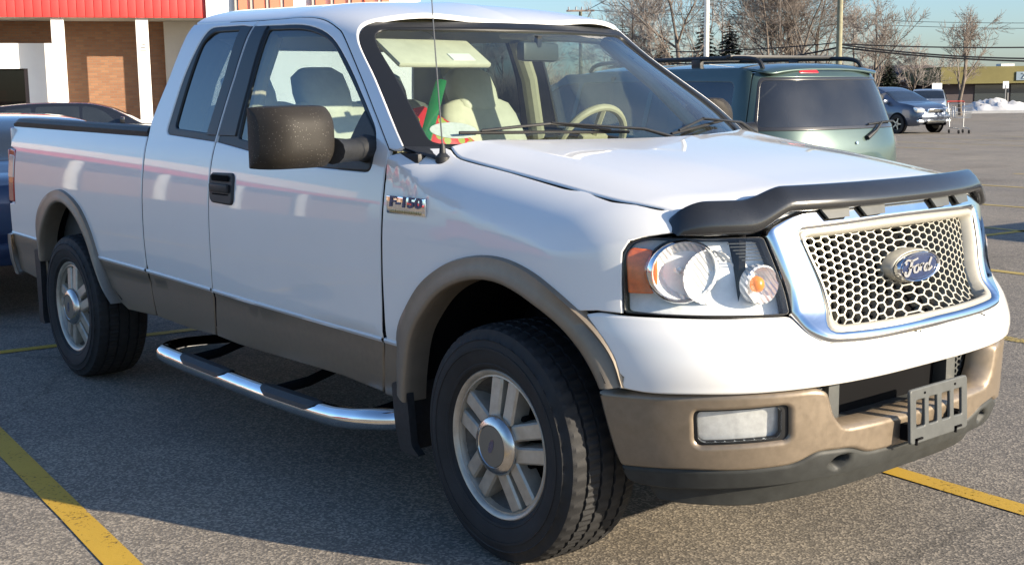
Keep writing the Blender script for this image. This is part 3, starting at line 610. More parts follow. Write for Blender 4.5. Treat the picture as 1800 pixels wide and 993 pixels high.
for k in range(6): fbox('shop_window',so_,2.6+2.6*k,4.9+2.6*k,.0,.05,.35,1.65,DGL,SH); fbox('window_post',so_,4.95+2.6*k,5.05+2.6*k,.0,.09,.1,1.7,mat('post_grey',(.22,.22,.22),.7),SH)
fbox('shop_sign_panel',so_,5.15,9.5,1.0,1.08,1.95,2.55,mat('sign_blue_grey',(.20,.27,.33),.6),SH)
V,F=text_mesh('ZO',.55,.02); o_=fpos(so_,5.95,1.12,2.25); obj('shop_sign_text',[(o_[0]+v.x*fx_+v.z*fy_,o_[1]+v.x*fy_-v.z*fx_,o_[2]+v.y) for v in V],F,mat('sign_pale',(.45,.52,.55),.6),SH,smooth=False)
fbox('roof_unit',so_,5.6,6.6,-4,-3,2.95,3.2,mat('roof_white',(.7,.7,.7),.7),SH)
# white roadside sign board
o_=(-43.84,73.09); SG=empty('roadside_sign',(o_[0],o_[1],0),0,'small white sign board at the left end of the olive-roofed shop','sign')
bd=yaw_box('sign_board',(0,0,1.50),(.66,.08,.62),FR,mat('sign_white',(.85,.85,.84),.5),SG); yaw_box('sign_post',(0,0,.6),(.08,.08,1.2),FR,MATS['post_grey'],SG)
V,F=text_mesh('S.',.5,.01,0,.02); obj('sign_print',[(v.x*fx_+(.05+v.z)*fy_-.05,v.x*fy_-(.05+v.z)*fx_,1.5+v.y) for v in V],F,mat('sign_print_dark',(.12,.13,.12),.6),bd,smooth=False)
# street sign in the snow bank
o_=(-37.73,70.94); SG2=empty('street_sign',(o_[0],o_[1],0),0,'white street sign on a thin post in the snow bank','sign'); yaw_box('sign_plate',(0,0,1.62),(.36,.03,.44),FR,MATS['sign_white'],SG2); yaw_box('sign_post',(0,0,.8),(.06,.06,1.6),FR,MATS['post_grey'],SG2)
# snow bank and kerb
def heap(name,pts,label,seed=1):
    r=random.Random(seed); V=[];F=[]; na=36; nb=10
    P=[Vector((p[0],p[1],0)) for p in pts]; 
    rows=[]
    for i in range(na+1):
        t=i/na*(len(P)-1); k=min(int(t),len(P)-2); q=P[k].lerp(P[k+1],t-k); d=(P[k+1]-P[k]).normalized(); s=Vector((-d.y,d.x,0)); h=pts[k][2]*(1-(t-k))+pts[k+1][2]*(t-k)
        row=[]
        for j in range(nb+1):
            u=j/nb*2-1; row.append(q+s*u*2.2+Vector((0,0,max(0,h*(1-u*u)*(1+.5*(r.random()-.5))-.02))))
        rows.append(row)
    o=MB().grid(rows).build(name,SNOW,None,fixn=True,auto=80); return tag(o,label,'snow bank')
heap('snow_bank',[(*(-38.55,66.79),.05),(*(-38.09,67.35),.45),(*(-37.31,68.29),.78),(*(-36.53,69.22),.62),(*(-35.64,70.29),.5),(*(-33.75,72.56),.4),(*(-32.64,73.89),.05)],'long dirty snow bank along the far edge of the lot')
k0=(-38.97,59.96); k1=(-30.77,69.82)
d_=Vector((k1[0]-k0[0],k1[1]-k0[1],0)); L_=d_.length; an=math.atan2(d_.y,d_.x)
tag(yaw_box('kerb',((k0[0]+k1[0])/2,(k0[1]+k1[1])/2,.07),(L_,.5,.14),an,mat('kerb_concrete',(.35,.36,.38),.8,noise=.1,nscale=2)),kind='structure')
# houses behind the trees
def house(name,px_pos,w,d,h,roofh,mw,mr,label,windows=()):
    H_=empty(name,(px_pos[0],px_pos[1],0),0,label,'house')
    yaw_box('wall',(0,0,h/2),(w,d,h),FR,mw,H_)
    V=[]; 
    for a,b,z in ((-w/2-.3,-d/2-.3,h),(w/2+.3,-d/2-.3,h),(w/2+.3,d/2+.3,h),(-w/2-.3,d/2+.3,h),(-w/2-.3,0,h+roofh),(w/2+.3,0,h+roofh)):
        V.append((a*fx_-b*fy_,a*fy_+b*fx_,z))
    obj('roof',V,[(0,1,5,4),(2,3,4,5),(1,2,5),(3,0,4),(3,2,1,0)],mr,H_,smooth=False)
    for a,z in windows:
        wn=yaw_box('window',(a*fx_+(d/2+.02)*fy_,a*fy_-(d/2+.02)*fx_,z),(.9,.06,1.1),FR,DGL,H_); yaw_box('window_frame',(a*fx_+(d/2+.0)*fy_,a*fy_-(d/2+.0)*fx_,z),(1.1,.06,1.3),FR,MATS['sign_white'],H_)
    return H_
house('dark_roof_house',(-56.71,82.92),5.5,7,2.0,1.3,mat('house_brick',(.18,.10,.08),.8),mat('dark_shingle',(.035,.035,.045),.9),'low house with a dark roof left of the lone bare tree',((-1.2,1.2),(1.2,1.2)))
house('cream_house',(-60.11,94.65),3.6,6,3.0,.5,mat('cream_siding',(.66,.60,.45),.8,noise=.05,nscale=1),mat('brown_shingle',(.10,.07,.06),.9),'tall cream house behind the small dark spruce',((-1.0,1.2),(.9,1.2),(-1.0,2.3),(.9,2.3)))
house('mauve_roof_house',(-60.28,97.61),4.2,6,1.8,1.4,mat('grey_siding',(.30,.28,.27),.8),mat('mauve_shingle',(.17,.14,.15),.9),'house with a mauve grey roof between the cream house and the shop',((0,1.1),))
house('brown_house',(-79.25,87.46),16,8,2.2,1.6,mat('house_brown',(.16,.11,.09),.8),mat('brown_roof',(.13,.10,.09),.9),'long brown house behind the bare trees left of the white lamp pole',((-4,1.2),(-1,1.2),(2,1.2),(5,1.2)))
# poles and wires
def pole(name,pos,h,r0,r1,m,label,cat):
    o=MB().tube([(0,0,0),(0,0,h)],[r0,r1],12).build(name,m,None); o.location=(pos[0],pos[1],0); return tag(o,label,cat)
WP=mat('pole_white',(.70,.70,.66),.5); WD=mat('weathered_wood',(.26,.25,.17),.85,noise=.2,nscale=5)
lp=pole('lamp_pole',(-27.42,31.14),10.5,.10,.085,WP,'tall white lamp pole behind the green minivan','lamp pole')
MB().tube([(0,0,10.4),(-.9,-.7,10.7)],.05,8).build('lamp_arm',WP,lp); MB().box((-1.1,-.85,10.72),(.7,.3,.15),rot=Matrix.Rotation(R(38),3,'Z'),bev=.04).build('lamp_head',WP,lp)
up=pole('utility_pole',(-33.50,47.56),11,.15,.12,WD,'tall wooden utility pole right of the big bare tree','utility pole')
ca=(-59.95,55.30)
cp=pole('crossarm_pole',ca,6.9,.13,.11,WD,'utility pole with insulators on its crossarm above the pickup roof','utility pole')
z_=6.95
MB().box((0,0,z_),(1.9,.12,.12),rot=Matrix.Rotation(FR,3,'Z')).build('crossarm',mat('crossarm_wood',(.32,.24,.20),.8),cp)
for a in (-.8,-.3,.1,.55): MB().tube([(a*fx_,a*fy_,z_+.06),(a*fx_,a*fy_,z_+.26)],.05,8).build('insulator',mat('insulator_grey',(.35,.36,.38),.4),cp)
MB().tube([(.35*fx_,.35*fy_,z_-.7),(.75*fx_,.75*fy_,z_)],.035,6).build('brace',MATS['crossarm_wood'],cp)
def wire(a,b,sag,r,label):
    a,b=Vector(a),Vector(b); o=MB().tube([a.lerp(b,i/16)-Vector((0,0,sag*4*(i/16)*(1-i/16))) for i in range(17)],r,5).build('power_line',mat('cable_black',(.02,.02,.022),.6),None); return tag(o,label,'power line','overhead power lines')
U=(-33.50,47.56)
wire((*U,3.64),(-24.03,55.78,3.35),.15,.035,'upper overhead power line running right from the wooden pole')
wire((*U,3.48),(-24.03,55.78,2.62),.25,.045,'thick lower overhead power line running right from the wooden pole')
wire((*U,3.61),(-23.56,54.76,2.78),.30,.040,'middle overhead power line running right from the wooden pole')
wire((*U,3.48),(-42.81,45.86,2.95),.30,.045,'thick overhead power line running left from the wooden pole')
wire((*U,3.70),(-42.81,45.86,3.55),.10,.030,'thin overhead power line running left from the wooden pole')
wire((-40.72,62.60,5.49),(-30.55,70.08,5.10),.1,.016,'thin high power line above the right bare tree')
wire((-40.72,62.60,5.22),(-30.55,70.08,4.77),.1,.016,'second thin high power line above the right bare tree')
wire((-59.63,55.69,7.01),(-53.68,70.74,7.02),.3,.020,'power line running right from the crossarm pole')
wire((-59.63,55.69,7.01),(-39.69,40.12,6.59),.0,.022,'power line rising steeply from the crossarm pole')
# --- bare trees
BARK=mat('bare_bark',(.15,.125,.105),.9,noise=.3,nscale=3); TWIG=mat('pale_twigs',(.31,.28,.26),.9,noise=.25,nscale=.8); TWIG2=mat('grey_twigs',(.19,.16,.14),.9,noise=.25,nscale=.8)
def seg(V,F,a,b,ra,rb,n=4):
    d=(b-a); L=d.length
    if L<1e-4: return
    d/=L; u=d.orthogonal().normalized(); w=d.cross(u); i0=len(V)
    for p,r in ((a,ra),(b,rb)):
        for k in range(n): t=2*math.pi*k/n; V.append(p+(u*math.cos(t)+w*math.sin(t))*r)
    for k in range(n): F.append((i0+k,i0+(k+1)%n,i0+n+(k+1)%n,i0+n+k))
def bare_tree(pos,h,spread,label,seed,stems=1,twig=None,lvl=5,density=1.0,trunk=.28,rb=None):
    r=random.Random(seed); T=([],[]); Cn=([],[])
    def grow(p,d,L,rad,l):
        n=3; q=p
        tgt=T if l<=1 else Cn
        pts=[p]
        for i in range(n):
            d=(d+Vector((r.gauss(0,.12),r.gauss(0,.12),r.gauss(.04,.07)))).normalized(); q2=q+d*(L/n); seg(tgt[0],tgt[1],q,q2,rad*(1-.25*i/n),rad*(1-.25*(i+1)/n),5 if l<=1 else 3); q=q2; pts.append(q)
        if l>=lvl: return
        k=r.choice((2,3,3,4)) if l>0 else r.choice((4,5,6))
        for j in range(max(2,int(k*density+.5))):
            t=r.uniform(.35,1.0) if l>0 else r.uniform(.30,1.0); i=min(int(t*n),n-1); b=pts[i].lerp(pts[i+1],t*n-i)
            ang=r.uniform(R(20),R(52))*(1 if l<3 else 1.15); ax=d.orthogonal().normalized(); ax=Matrix.Rotation(r.uniform(0,6.283),3,d)@ax
            nd=(Matrix.Rotation(ang,3,ax)@d); nd=Vector((nd.x*spread,nd.y*spread,nd.z)).normalized()
            grow(b,nd,L*r.uniform(.50,.74),max(rad*.46,.010),l+1)
        grow(q,d,L*.62,max(rad*.58,.010),l+1)
    for s in range(stems):
        a=2*math.pi*s/stems+.4; d=Vector((math.cos(a)*.28,math.sin(a)*.28,1)).normalized() if stems>1 else Vector((r.gauss(0,.03),r.gauss(0,.03),1)).normalized()
        grow(Vector((math.cos(a)*.3,math.sin(a)*.3,0)) if stems>1 else Vector((0,0,0)),d,h*(.36 if stems==1 else .40),(rb or h*.012)*(1 if stems==1 else .7),0)
    root=empty('bare_tree',(pos[0],pos[1],0),0,label,'tree','leafless trees along the far edge')
    obj('trunk',T[0],T[1],BARK,root); obj('crown',Cn[0],Cn[1],twig or TWIG,root); return root
def conifer(pos,h,w,label,seed,col=None,name='spruce_tree'):
    r=random.Random(seed); root=empty(name,(pos[0],pos[1],0),0,label,'tree','evergreen trees along the far edge'); V=[];F=[]
    seg(V,F,Vector((0,0,0)),Vector((0,0,h*.97)),h*.016,.02,6); obj('trunk',V,F,BARK,root); V=[];F=[]
    z=h*.07
    while z<h*.985:
        t=1-z/h; rad=w*t**.85*r.uniform(.8,1.15)+.08; nb=max(5,int(13*t+5)); 
        for k in range(nb):
            a=2*math.pi*(k+r.random()*.8)/nb; L=rad*r.uniform(.7,1.1); dx=Vector((math.cos(a),math.sin(a),0)); sd=Vector((-dx.y,dx.x,0)); dr=r.uniform(.15,.38)
            m_=4
            for i in range(m_):
                t0=i/m_; c0=Vector((0,0,z))+dx*L*t0-Vector((0,0,L*dr*t0)); 
                for q in range(7):
                    e=c0+dx*L*(r.uniform(.12,.40))+sd*r.uniform(-.30,.30)*L*(1.1-t0)+Vector((0,0,r.uniform(-.16,.08)*L)); wd=L*.13; nrm=Vector((r.gauss(0,.5),r.gauss(0,.5),1)).normalized(); s2=(e-c0).cross(nrm).normalized()*wd; i0=len(V); V+=[c0-s2*.6,c0+s2*.6,e+s2*.3,e-s2*.3]; F.append((i0,i0+1,i0+2,i0+3))
        z+=h*.030*(.7+t)
    obj('crown',V,F,col or mat('spruce_needles',(.030,.042,.028),.8,noise=.35,nscale=1.2),root,smooth=False); return root
bare_tree((-52.62,53.04),10.4,1.15,'tall thin bare tree just right of the pickup roof corner',11,twig=TWIG)
bare_tree((-56.04,58.42),11.4,1.25,'pale spreading bare tree behind the windshield pillar',12,twig=TWIG,density=1.15)
bare_tree((-52.48,56.37),9.3,1.35,'bushy pale bare tree left of the dark tall trunk',13,twig=TWIG,density=1.15)
bare_tree((-44.93,49.64),12.8,.95,'dark upright bare tree left of the white lamp pole',14,twig=TWIG2,trunk=.3,rb=.15)
bare_tree((-55.82,65.01),10.7,1.2,'bare tree seen behind the white lamp pole',15,twig=TWIG)
bare_tree((-41.65,53.57),11.2,1.15,'wide many-stemmed bare tree, left half of the big clump',16,stems=3,twig=TWIG2)
bare_tree((-43.21,58.03),11.9,1.15,'tall many-stemmed bare tree, right half of the big clump by the wooden pole',17,stems=3,twig=TWIG2)
bare_tree((-47.45,68.75),9.0,1.3,'pale brown bare tree just right of the wooden pole',18,twig=TWIG)
bare_tree((-34.63,52.53),8.0,.95,'slim lone bare tree behind the slate blue hatchback',19,twig=TWIG2,rb=.10)
bare_tree((-34.06,59.54),6.9,1.05,'rounded lone bare tree in front of the olive-roofed shop',20,twig=TWIG2,rb=.12,density=1.1)
bare_tree((-47.12,75.47),6.0,1.2,'small bare tree in front of the cream house',21,twig=TWIG)
bare_tree((-51.85,85.60),5.6,1.3,'low brown bare tree beside the white sign board',22,twig=TWIG)
bare_tree((-55.45,76.53),9.7,1.3,'reddish bare tree behind the big clump',23,twig=TWIG)
bare_tree((-58.64,72.69),9.5,1.3,'faint bare tree between the lone spruce and the big clump',24,twig=TWIG)
bare_tree((-81.55,60.97),9.0,1.25,'leftmost faint bare tree above the pickup roof',40,twig=TWIG)
bare_tree((-84.23,65.66),9.4,1.25,'second faint bare tree from the left above the pickup roof',41,twig=TWIG)
bare_tree((-81.29,66.03),9.2,1.25,'third faint bare tree from the left above the pickup roof',42,twig=TWIG)
bare_tree((-82.35,71.09),8.8,1.25,'faint bare tree above the roof, left of the crossarm pole',43,twig=TWIG)
bare_tree((-69.87,67.11),7.4,1.25,'faint low bare tree right of the crossarm pole',44,twig=TWIG)
conifer((-55.98,55.33),6.2,1.5,'dark narrow evergreen touching the pickup roof corner',31)
conifer((-57.07,57.18),6.0,1.7,'dark evergreen beside the narrow one at the roof corner',32)
conifer((-51.17,57.95),7.2,1.5,'tall thin dark spruce beside the white lamp pole',33)
conifer((-46.18,54.46),5.9,1.7,'lone pointed spruce right of the white lamp pole',34)
conifer((-45.95,70.55),3.9,1.2,'small dark spruce beside the cream house',35)
conifer((-63.36,67.02),6.4,2.0,'brownish evergreen among the pale bare trees',36,mat('brown_needles',(.10,.075,.05),.9,noise=.3,nscale=1))
# low brush and hedges that nobody could count
V=[];F=[]; r=random.Random(5)
def brush(p0,p1,h,n,dep=5):
    p0,p1=Vector((*p0,0)),Vector((*p1,0))
    for i in range(n):
        q=p0.lerp(p1,r.random())+Vector((r.uniform(-dep,dep)*.76,-r.uniform(-dep,dep)*.63,0)); hh=h*r.uniform(.4,1.0); d=Vector((r.gauss(0,.28),r.gauss(0,.28),1)).normalized(); m=q+d*hh*.5; seg(V,F,q,m,.035,.022,3)
        for k in range(4):
            d2=(d+Vector((r.gauss(0,.45),r.gauss(0,.45),.1))).normalized(); seg(V,F,m,m+d2*hh*r.uniform(.3,.6),.02,.010,3)
brush((-82.78,59.49),(-65.17,64.85),3.6,1600); brush((-65.44,64.52),(-54.61,77.53),3.4,2200); brush((-57.94,81.44),(-55.16,92.70),3.0,1200); brush((-64.17,105.59),(-52.94,119.08),3.2,900)
tag(obj('brush_thicket',V,F,mat('brush_twigs',(.25,.205,.175),.95,noise=.3,nscale=.5)),'brown leafless brush massed along the horizon','brush',kind='stuff')
V=[];F=[]
for i in range(900):
    pass
# shopping cart in the lot
CT=empty('shopping_cart',(-19.33,34.54,0),R(-40),'empty wire shopping cart standing right of the slate blue hatchback','shopping cart')
WM=mat('cart_wire',(.42,.43,.44),.35,metal=.7)
m=MB()
for z,e in ((.52,0),(.68,.03),(.84,.06),(.98,.09)):
    P=[(-.38-e*.6,-.22-e*.6,z),(.38+e,-.20-e*.3,z),(.38+e,.20+e*.3,z),(-.38-e*.6,.22+e*.6,z),(-.38-e*.6,-.22-e*.6,z)]; m.tube(P,.007,5)
bk=m
for i in range(12):
    x=-.38+.76*i/11
    for sg in (1,-1): bk.tube([(x,sg*.21,.52),(x*1.12,sg*.255,.98)],.005,4)
    bk.tube([(x,-.21,.52),(x,.21,.52)],.005,4)
bk.build('basket',WM,CT); MB().tube([(-.46,-.27,1.02),(-.52,-.27,1.05),(-.52,.27,1.05),(-.46,.27,1.02)],.016,6).build('handle',mat('crate_red',(.55,.05,.04),.5),CT)
for sg in (1,-1):
    MB().tube([(-.44,sg*.27,1.0),(-.36,sg*.24,.52),(-.34,sg*.23,.20),(.40,sg*.17,.16)],.014,6).build('frame_tube',WM,CT)
    for x,y in ((-.36,.23),(.38,.17)): MB().lathe([(.02,-.018),(.062,-.018),(.062,.018),(.02,.018)],14,'y',(x,sg*y,.065)).build('caster',mat('tyre_rubber',(.017,.017,.018),.72),CT,fixn=True)
MB().box((-.05,-.23,.72),(.10,.02,.34),bev=.01).box((.12,-.225,.72),(.10,.02,.34),bev=.01).build('cart_ad_panel',MATS['sign_white'],CT)

# ================================================================== the pickup truck
TR = empty('pickup_truck', (0,0,0), 0, 'white and tan extended cab pickup truck parked across a yellow stall line', 'pickup truck')
sidef=lambda x,z:(x,-H(z),z)
def specked(name,base,speck,scale,thr):
    m=mat(name,base,.58,spec=.3,bump=.3,bscale=500); n=m.node_tree; b=n.nodes['Principled BSDF']; tc=n.nodes.new('ShaderNodeTexCoord')
    v=n.nodes.new('ShaderNodeTexVoronoi'); v.inputs['Scale'].default_value=scale; n.links.new(tc.outputs['Object'],v.inputs['Vector'])
    t=n.nodes.new('ShaderNodeTexNoise'); t.inputs['Scale'].default_value=14; t.inputs['Detail'].default_value=3; n.links.new(tc.outputs['Object'],t.inputs['Vector'])
    a=n.nodes.new('ShaderNodeMath'); a.operation='MULTIPLY'; a.inputs[1].default_value=thr; n.links.new(t.outputs[0],a.inputs[0])
    c=n.nodes.new('ShaderNodeMath'); c.operation='LESS_THAN'; n.links.new(v.outputs['Distance'],c.inputs[0]); n.links.new(a.outputs[0],c.inputs[1])
    x=n.nodes.new('ShaderNodeMix'); x.data_type='RGBA'; x.inputs[6].default_value=(*base,1); x.inputs[7].default_value=(*speck,1); n.links.new(c.outputs[0],x.inputs[0]); n.links.new(x.outputs[2],b.inputs['Base Color']); return m
MIRM=specked('mirror_housing',(.026,.023,.020),(.12,.11,.10),110,.28)
tanz=spl([(-4.7,.725),(-4.4,.719),(-4.15,.712),(-3.24,.694),(-2.67,.684),(-1.6,.656),(-.67,.635),(-.3,.628)])
TL=lambda a,b,n=6,o=0:[(x,float(tanz(x))+o) for x in np.linspace(a,b,n)]
RFO=[(-4.158,.683),(-4.151,.811),(-4.088,.909),(-3.962,.985),(-3.789,1.024),(-3.633,1.002),(-3.481,.940),(-3.365,.837),(-3.28,.701),(-3.189,.565),(-3.079,.478)]
RFI=[(-4.085,.60),(-4.075,.70),(-4.02,.80),(-3.894,.912),(-3.76,.955),(-3.62,.938),(-3.494,.872),(-3.377,.765),(-3.29,.642),(-3.193,.539),(-3.09,.477)]
FFO=[(-.588,.48),(-.575,.60),(-.548,.704),(-.495,.78),(-.397,.879),(-.268,.952),(-.146,.988),(-.031,1.002),(.079,.995),(.2,.963),(.312,.908),(.423,.828),(.490,.745),(.515,.66)]
FFI=[(-.500,.44),(-.488,.54),(-.455,.666),(-.399,.749),(-.306,.837),(-.197,.894),(-.078,.922),(.034,.922),(.155,.891),(.272,.838),(.355,.773),(.416,.697),(.445,.65)]
# --- bed side
arch=cr(RFO,4)
ia=min(range(len(arch)),key=lambda i:abs(arch[i][1]-tanz(arch[i][0])) if arch[i][0]<-3.8 else 9); ib=min(range(len(arch)),key=lambda i:abs(arch[i][1]-tanz(arch[i][0])) if arch[i][0]>-3.5 else 9)
up=arch[ia:ib+1]
bedtop=lambda x:1.328+(x+2.7)*-.0155
bed_up=[(-2.703,bedtop(-2.7))]+[(-2.703,z) for z in (1.2,1.0,.85)]+TL(-2.70,up[-1][0]+.03,5,.004)+[(p[0]*.985-3.72*.015,p[1]-.012) for p in up[::-1]]+TL(up[0][0]-.03,-4.61,4,.004)+[(-4.605,.90),(-4.51,.905),(-4.505,1.22),(-4.60,1.235),(-4.615,bedtop(-4.6))]
bs=sheet('bed_side',bed_up,sidef,WHITE,TR,.045,mirror=True)
# lower bed cladding, two pieces fore and aft of the arch
lo1=[(-2.690,float(tanz(-2.69))-.006)]+TL(-2.72,up[-1][0]+.02,4,-.006)+arch[ib:][:]+[(-3.0,.452),(-2.66,.463)]
lo2=TL(up[0][0]-.02,-4.60,4,-.006)+[(-4.60,.72),(-4.575,.50),(-4.30,.474),(-4.12,.47),(-4.13,.6)]
for P in (lo1,lo2): sheet('lower_cladding',P,sidef,TAN,TR,.05,mirror=True)
# --- cab side: two doors a side, window openings cut through
cabf=lambda x,v:cab(x,v)
SEAM=[(-1.921,1.846),(-1.922,1.811),(-1.939,1.592),(-1.972,1.40),(-1.985,1.32),(-1.997,1.2),(-1.997,1.0),(-1.995,.82),(-2.005,.655)]
seam_lo=[(-2.01,.65),(-2.02,.55),(-2.03,.452)]
sh=lambda P,d:[(x+d,z) for x,z in P]
rear_open=rnd([(-2.508,1.342,.04),(-2.453,1.60,.3),(-2.392,1.735,.15),(-2.345,1.822,.10),(-2.05,1.827,.01),(-1.932,1.815,.005),(-1.945,1.592,.2),(-1.990,1.318,.005)],.02)
rd=sh(SEAM,-.004)+TL(-2.01,-2.67,5,.004)+[(-2.684,.72),(-2.690,.85),(-2.692,1.1),(-2.692,1.30),(-2.690,1.40),(-2.66,1.474),(-2.60,1.60),(-2.555,1.75),(-2.54,1.84)]+[(-2.48,1.843),(-2.2,1.846)]
rdoor=sheet('rear_door',rd,cabf,WHITE,TR,.04,[rear_open],mirror=True)
DL=[(-1.917,1.846),(-1.572,1.853),(-1.409,1.845),(-1.276,1.815),(-1.173,1.771),(-.976,1.617),(-.802,1.456),(-.655,1.318)]
DLc=cr(DL,5)
fr_open=rnd([(-1.976,1.318,.005),(-1.930,1.592,.2),(-1.916,1.815,.005),(-1.786,1.819,.01),(-1.47,1.815,.25),(-1.25,1.775,.12),(-1.047,1.643,.1),(-.875,1.492,.1),(-.748,1.375,.05),(-.738,1.235,.045),(-1.279,1.242,.3),(-1.63,1.283,.3)],.02)
fd=sh(SEAM[::-1],.004)+DLc[1:]+[(-.652,1.28),(-.655,1.2),(-.657,1.05),(-.657,.9),(-.66,.78)]+TL(-.672,-1.98,8,.004)
fdoor=sheet('front_door',fd,cabf,WHITE,TR,.04,[fr_open],mirror=True)
for i in (0,1):
    sg=1 if i==0 else -1
    mir=lambda V:[(x,y*sg,z) for x,y,z in V]
    def part(name,poly,f,m,parent,**k):
        V,F=sheet_data(poly,f,**k); return obj(name,mir(V),F if sg>0 else [q[::-1] for q in F],m,parent)
    F_,R_=fdoor[i],rdoor[i]
    # lower cladding of the doors
    part('lower_panel',TL(-.676,-1.985,8,-.006)+[(-2.005,.55),(-2.02,.456),(-1.815,.446),(-1.37,.448),(-.981,.449),(-.71,.432),(-.69,.50),(-.684,.58)],sidef,TAN,F_,res=.05)
    part('lower_panel',TL(-2.013,-2.668,5,-.006)+[(-2.672,.60),(-2.65,.48),(-2.64,.463),(-2.3,.452),(-2.035,.457),(-2.02,.56)],sidef,TAN,R_,res=.05)
    # seals: a black ring proud of the opening edge
    for op,P,nm in ((rear_open,R_,0),(fr_open,F_,1)):
        A=np.array(op); 
        if nm==0: inner=rnd([(-2.428,1.372,.03),(-2.40,1.56,.2),(-2.362,1.74,.1),(-2.30,1.796,.07),(-2.04,1.80,.005),(-1.962,1.80,.005),(-1.968,1.59,.2),(-2.005,1.352,.005)],.02)
        else: inner=rnd([(-1.79,1.337,.01),(-1.785,1.555,.2),(-1.785,1.797,.02),(-1.45,1.793,.2),(-1.25,1.755,.12),(-1.025,1.595,.1),(-.87,1.458,.03),(-.80,1.30,.03),(-1.279,1.290,.2),(-1.60,1.318,.2)],.02)
        part('window_seal',op,offs(cabf,-.004),SEAL,P,res=.045,holes=[inner],edge=.005,depth=.014)
        gi=np.array(inner); gc=gi.mean(0); part('window_glass',[tuple(gc+(q-gc)*(1+.016/max(np.hypot(*(q-gc)),.05))) for q in gi],offs(cabf,-.013),GLT if nm==0 else GLD,P,res=.06,edge=.002,depth=0)
    # black mirror sail patch in the front corner of the door window
    part('mirror_sail',rnd([(-.865,1.463,.01),(-.75,1.37,.03),(-.742,1.24,.03),(-.98,1.238,.02),(-.96,1.27,.02)],.02),offs(cabf,.002),BLK,F_,res=.05,edge=.006,depth=.03)
    # black B pillar applique
    part('pillar_cover',[(-2.035,1.812),(-1.936,1.812),(-1.950,1.59),(-1.991,1.345),(-2.085,1.345),(-2.036,1.59)],offs(cabf,.0025),mat('pillar_black',(.022,.025,.030),.42),R_,res=.04,edge=.003,depth=.02)
    part('pillar_cover',[(-1.914,1.812),(-1.80,1.812),(-1.80,1.555),(-1.815,1.345),(-1.972,1.345),(-1.932,1.59)],offs(cabf,.0025),MATS['pillar_black'],F_,res=.04,edge=.003,depth=.02)
    # handle: recess plate, grip bar, upper bezel
    hb=part('door_handle',rnd([(-1.978,1.187,.025),(-1.76,1.192,.03),(-1.76,1.055,.03),(-1.972,1.060,.03)],.03),offs(sidef,.010),BLK,F_,res=.03,edge=.008,depth=.016)
    part('grip',rnd([(-1.965,1.150,.01),(-1.772,1.152,.01),(-1.772,1.108,.012),(-1.965,1.106,.012)],.01),offs(sidef,.032),BLK,hb,res=.03,edge=.008,depth=.028) if False else None
    mb=MB(); yy=-sg
    for z0,z1,d in ((1.158,1.182,.004),(1.068,1.095,.004)): pass
    yb=-float(H(1.12))
    g=MB().box((-1.868,(yb-.016)*sg,1.126),(.168,.016,.036),bev=.009); g.build('door_handle_grip',BLK,F_)
    rc=MB(); rc.box((-1.868,(yb-.0105)*sg,1.168),(.15,.004,.026),bev=.002); rc.box((-1.868,(yb-.0105)*sg,1.088),(.15,.004,.028),bev=.002); rc.build('handle_recess',DBLK,F_)
    # towing mirror: housing with a seam, arm, glass
    yo,yi=-1.395,-1.125
    def mbox(x0,x1,y0,y1,z0,z1,bev): return MB().box(((x0+x1)/2,sg*(y0+y1)/2,(z0+z1)/2),(abs(x1-x0),abs(y1-y0),abs(z1-z0)),bev=bev)
    def housing(z0,z1,top):
        rows=[];m=MB()
        ny,nz=22,12
        for a in range(ny+1):
            row=[]
            for b in range(nz+1):
                u=a/ny*2-1; q=b/nz*2-1
                e=(abs(u)**6+abs(q*1.0)**6)
                y=yo+(yi-yo)*(a/ny); z=1.371+(.206*(b/nz)-.103)*(1-.05*abs(u)**5)
                x=-.640-(.085*abs(u)**3.2 if u<0 else .05*abs(u)**3.5)-.050*abs(q)**3.5
                row.append((x,y*sg,z))
            rows.append(row)
        m.grid(rows,flip=sg<0)
        # skirt backwards, rounded
        ring=[r[0] for r in rows]+[p for p in rows[-1][1:]]+[r[-1] for r in rows[::-1]][1:]+[p for p in rows[0][::-1]][1:-1]
        cy,cz=sg*(yo+yi)/2,1.371
        R2=[[(x,cy+(y-cy)*s,cz+(z-cz)*s) for (x,y,z) in [(p[0] if k==0 else -.80-.0*k,p[1],p[2]) for p in ring]] for k,s in ((0,1.0),(1,1.0))]
        mid=[[(p[0]*(1-t)+(-.805)*t,cy+(p[1]-cy)*(1+.035*math.sin(t*3.1)),cz+(p[2]-cz)*(1+.045*math.sin(t*3.1))) for p in ring] for t in (0,.15,.35,.6,.85,1)]
        m.grid(mid,closed=True,flip=sg>0)
        return m
    SM=housing(0,0,0).build('side_mirror',MIRM,F_,auto=50)
    MG=mbox(-.806,-.800,-1.385,-1.135,1.283,1.459,.002).build('mirror_glass',CHR,F_)
    if sg<0:                                   # the far mirror is folded back
        Tm=Matrix.Translation((-.80,1.02,0))@Matrix.Rotation(R(62),4,'Z')@Matrix.Translation((.74,-1.10,0))
        for o_ in (SM,MG): o_.data.transform(Tm)
    MB().tube([(-.70,-1.13*sg*-1*-1,1.32),(-.735,-1.05*sg,1.318),(-.775,-.97*sg,1.318),(-.79,-.93*sg,1.318)],[.055,.048,.050,.062],12,flat=.85).build('mirror_arm',BLK,F_,auto=60)
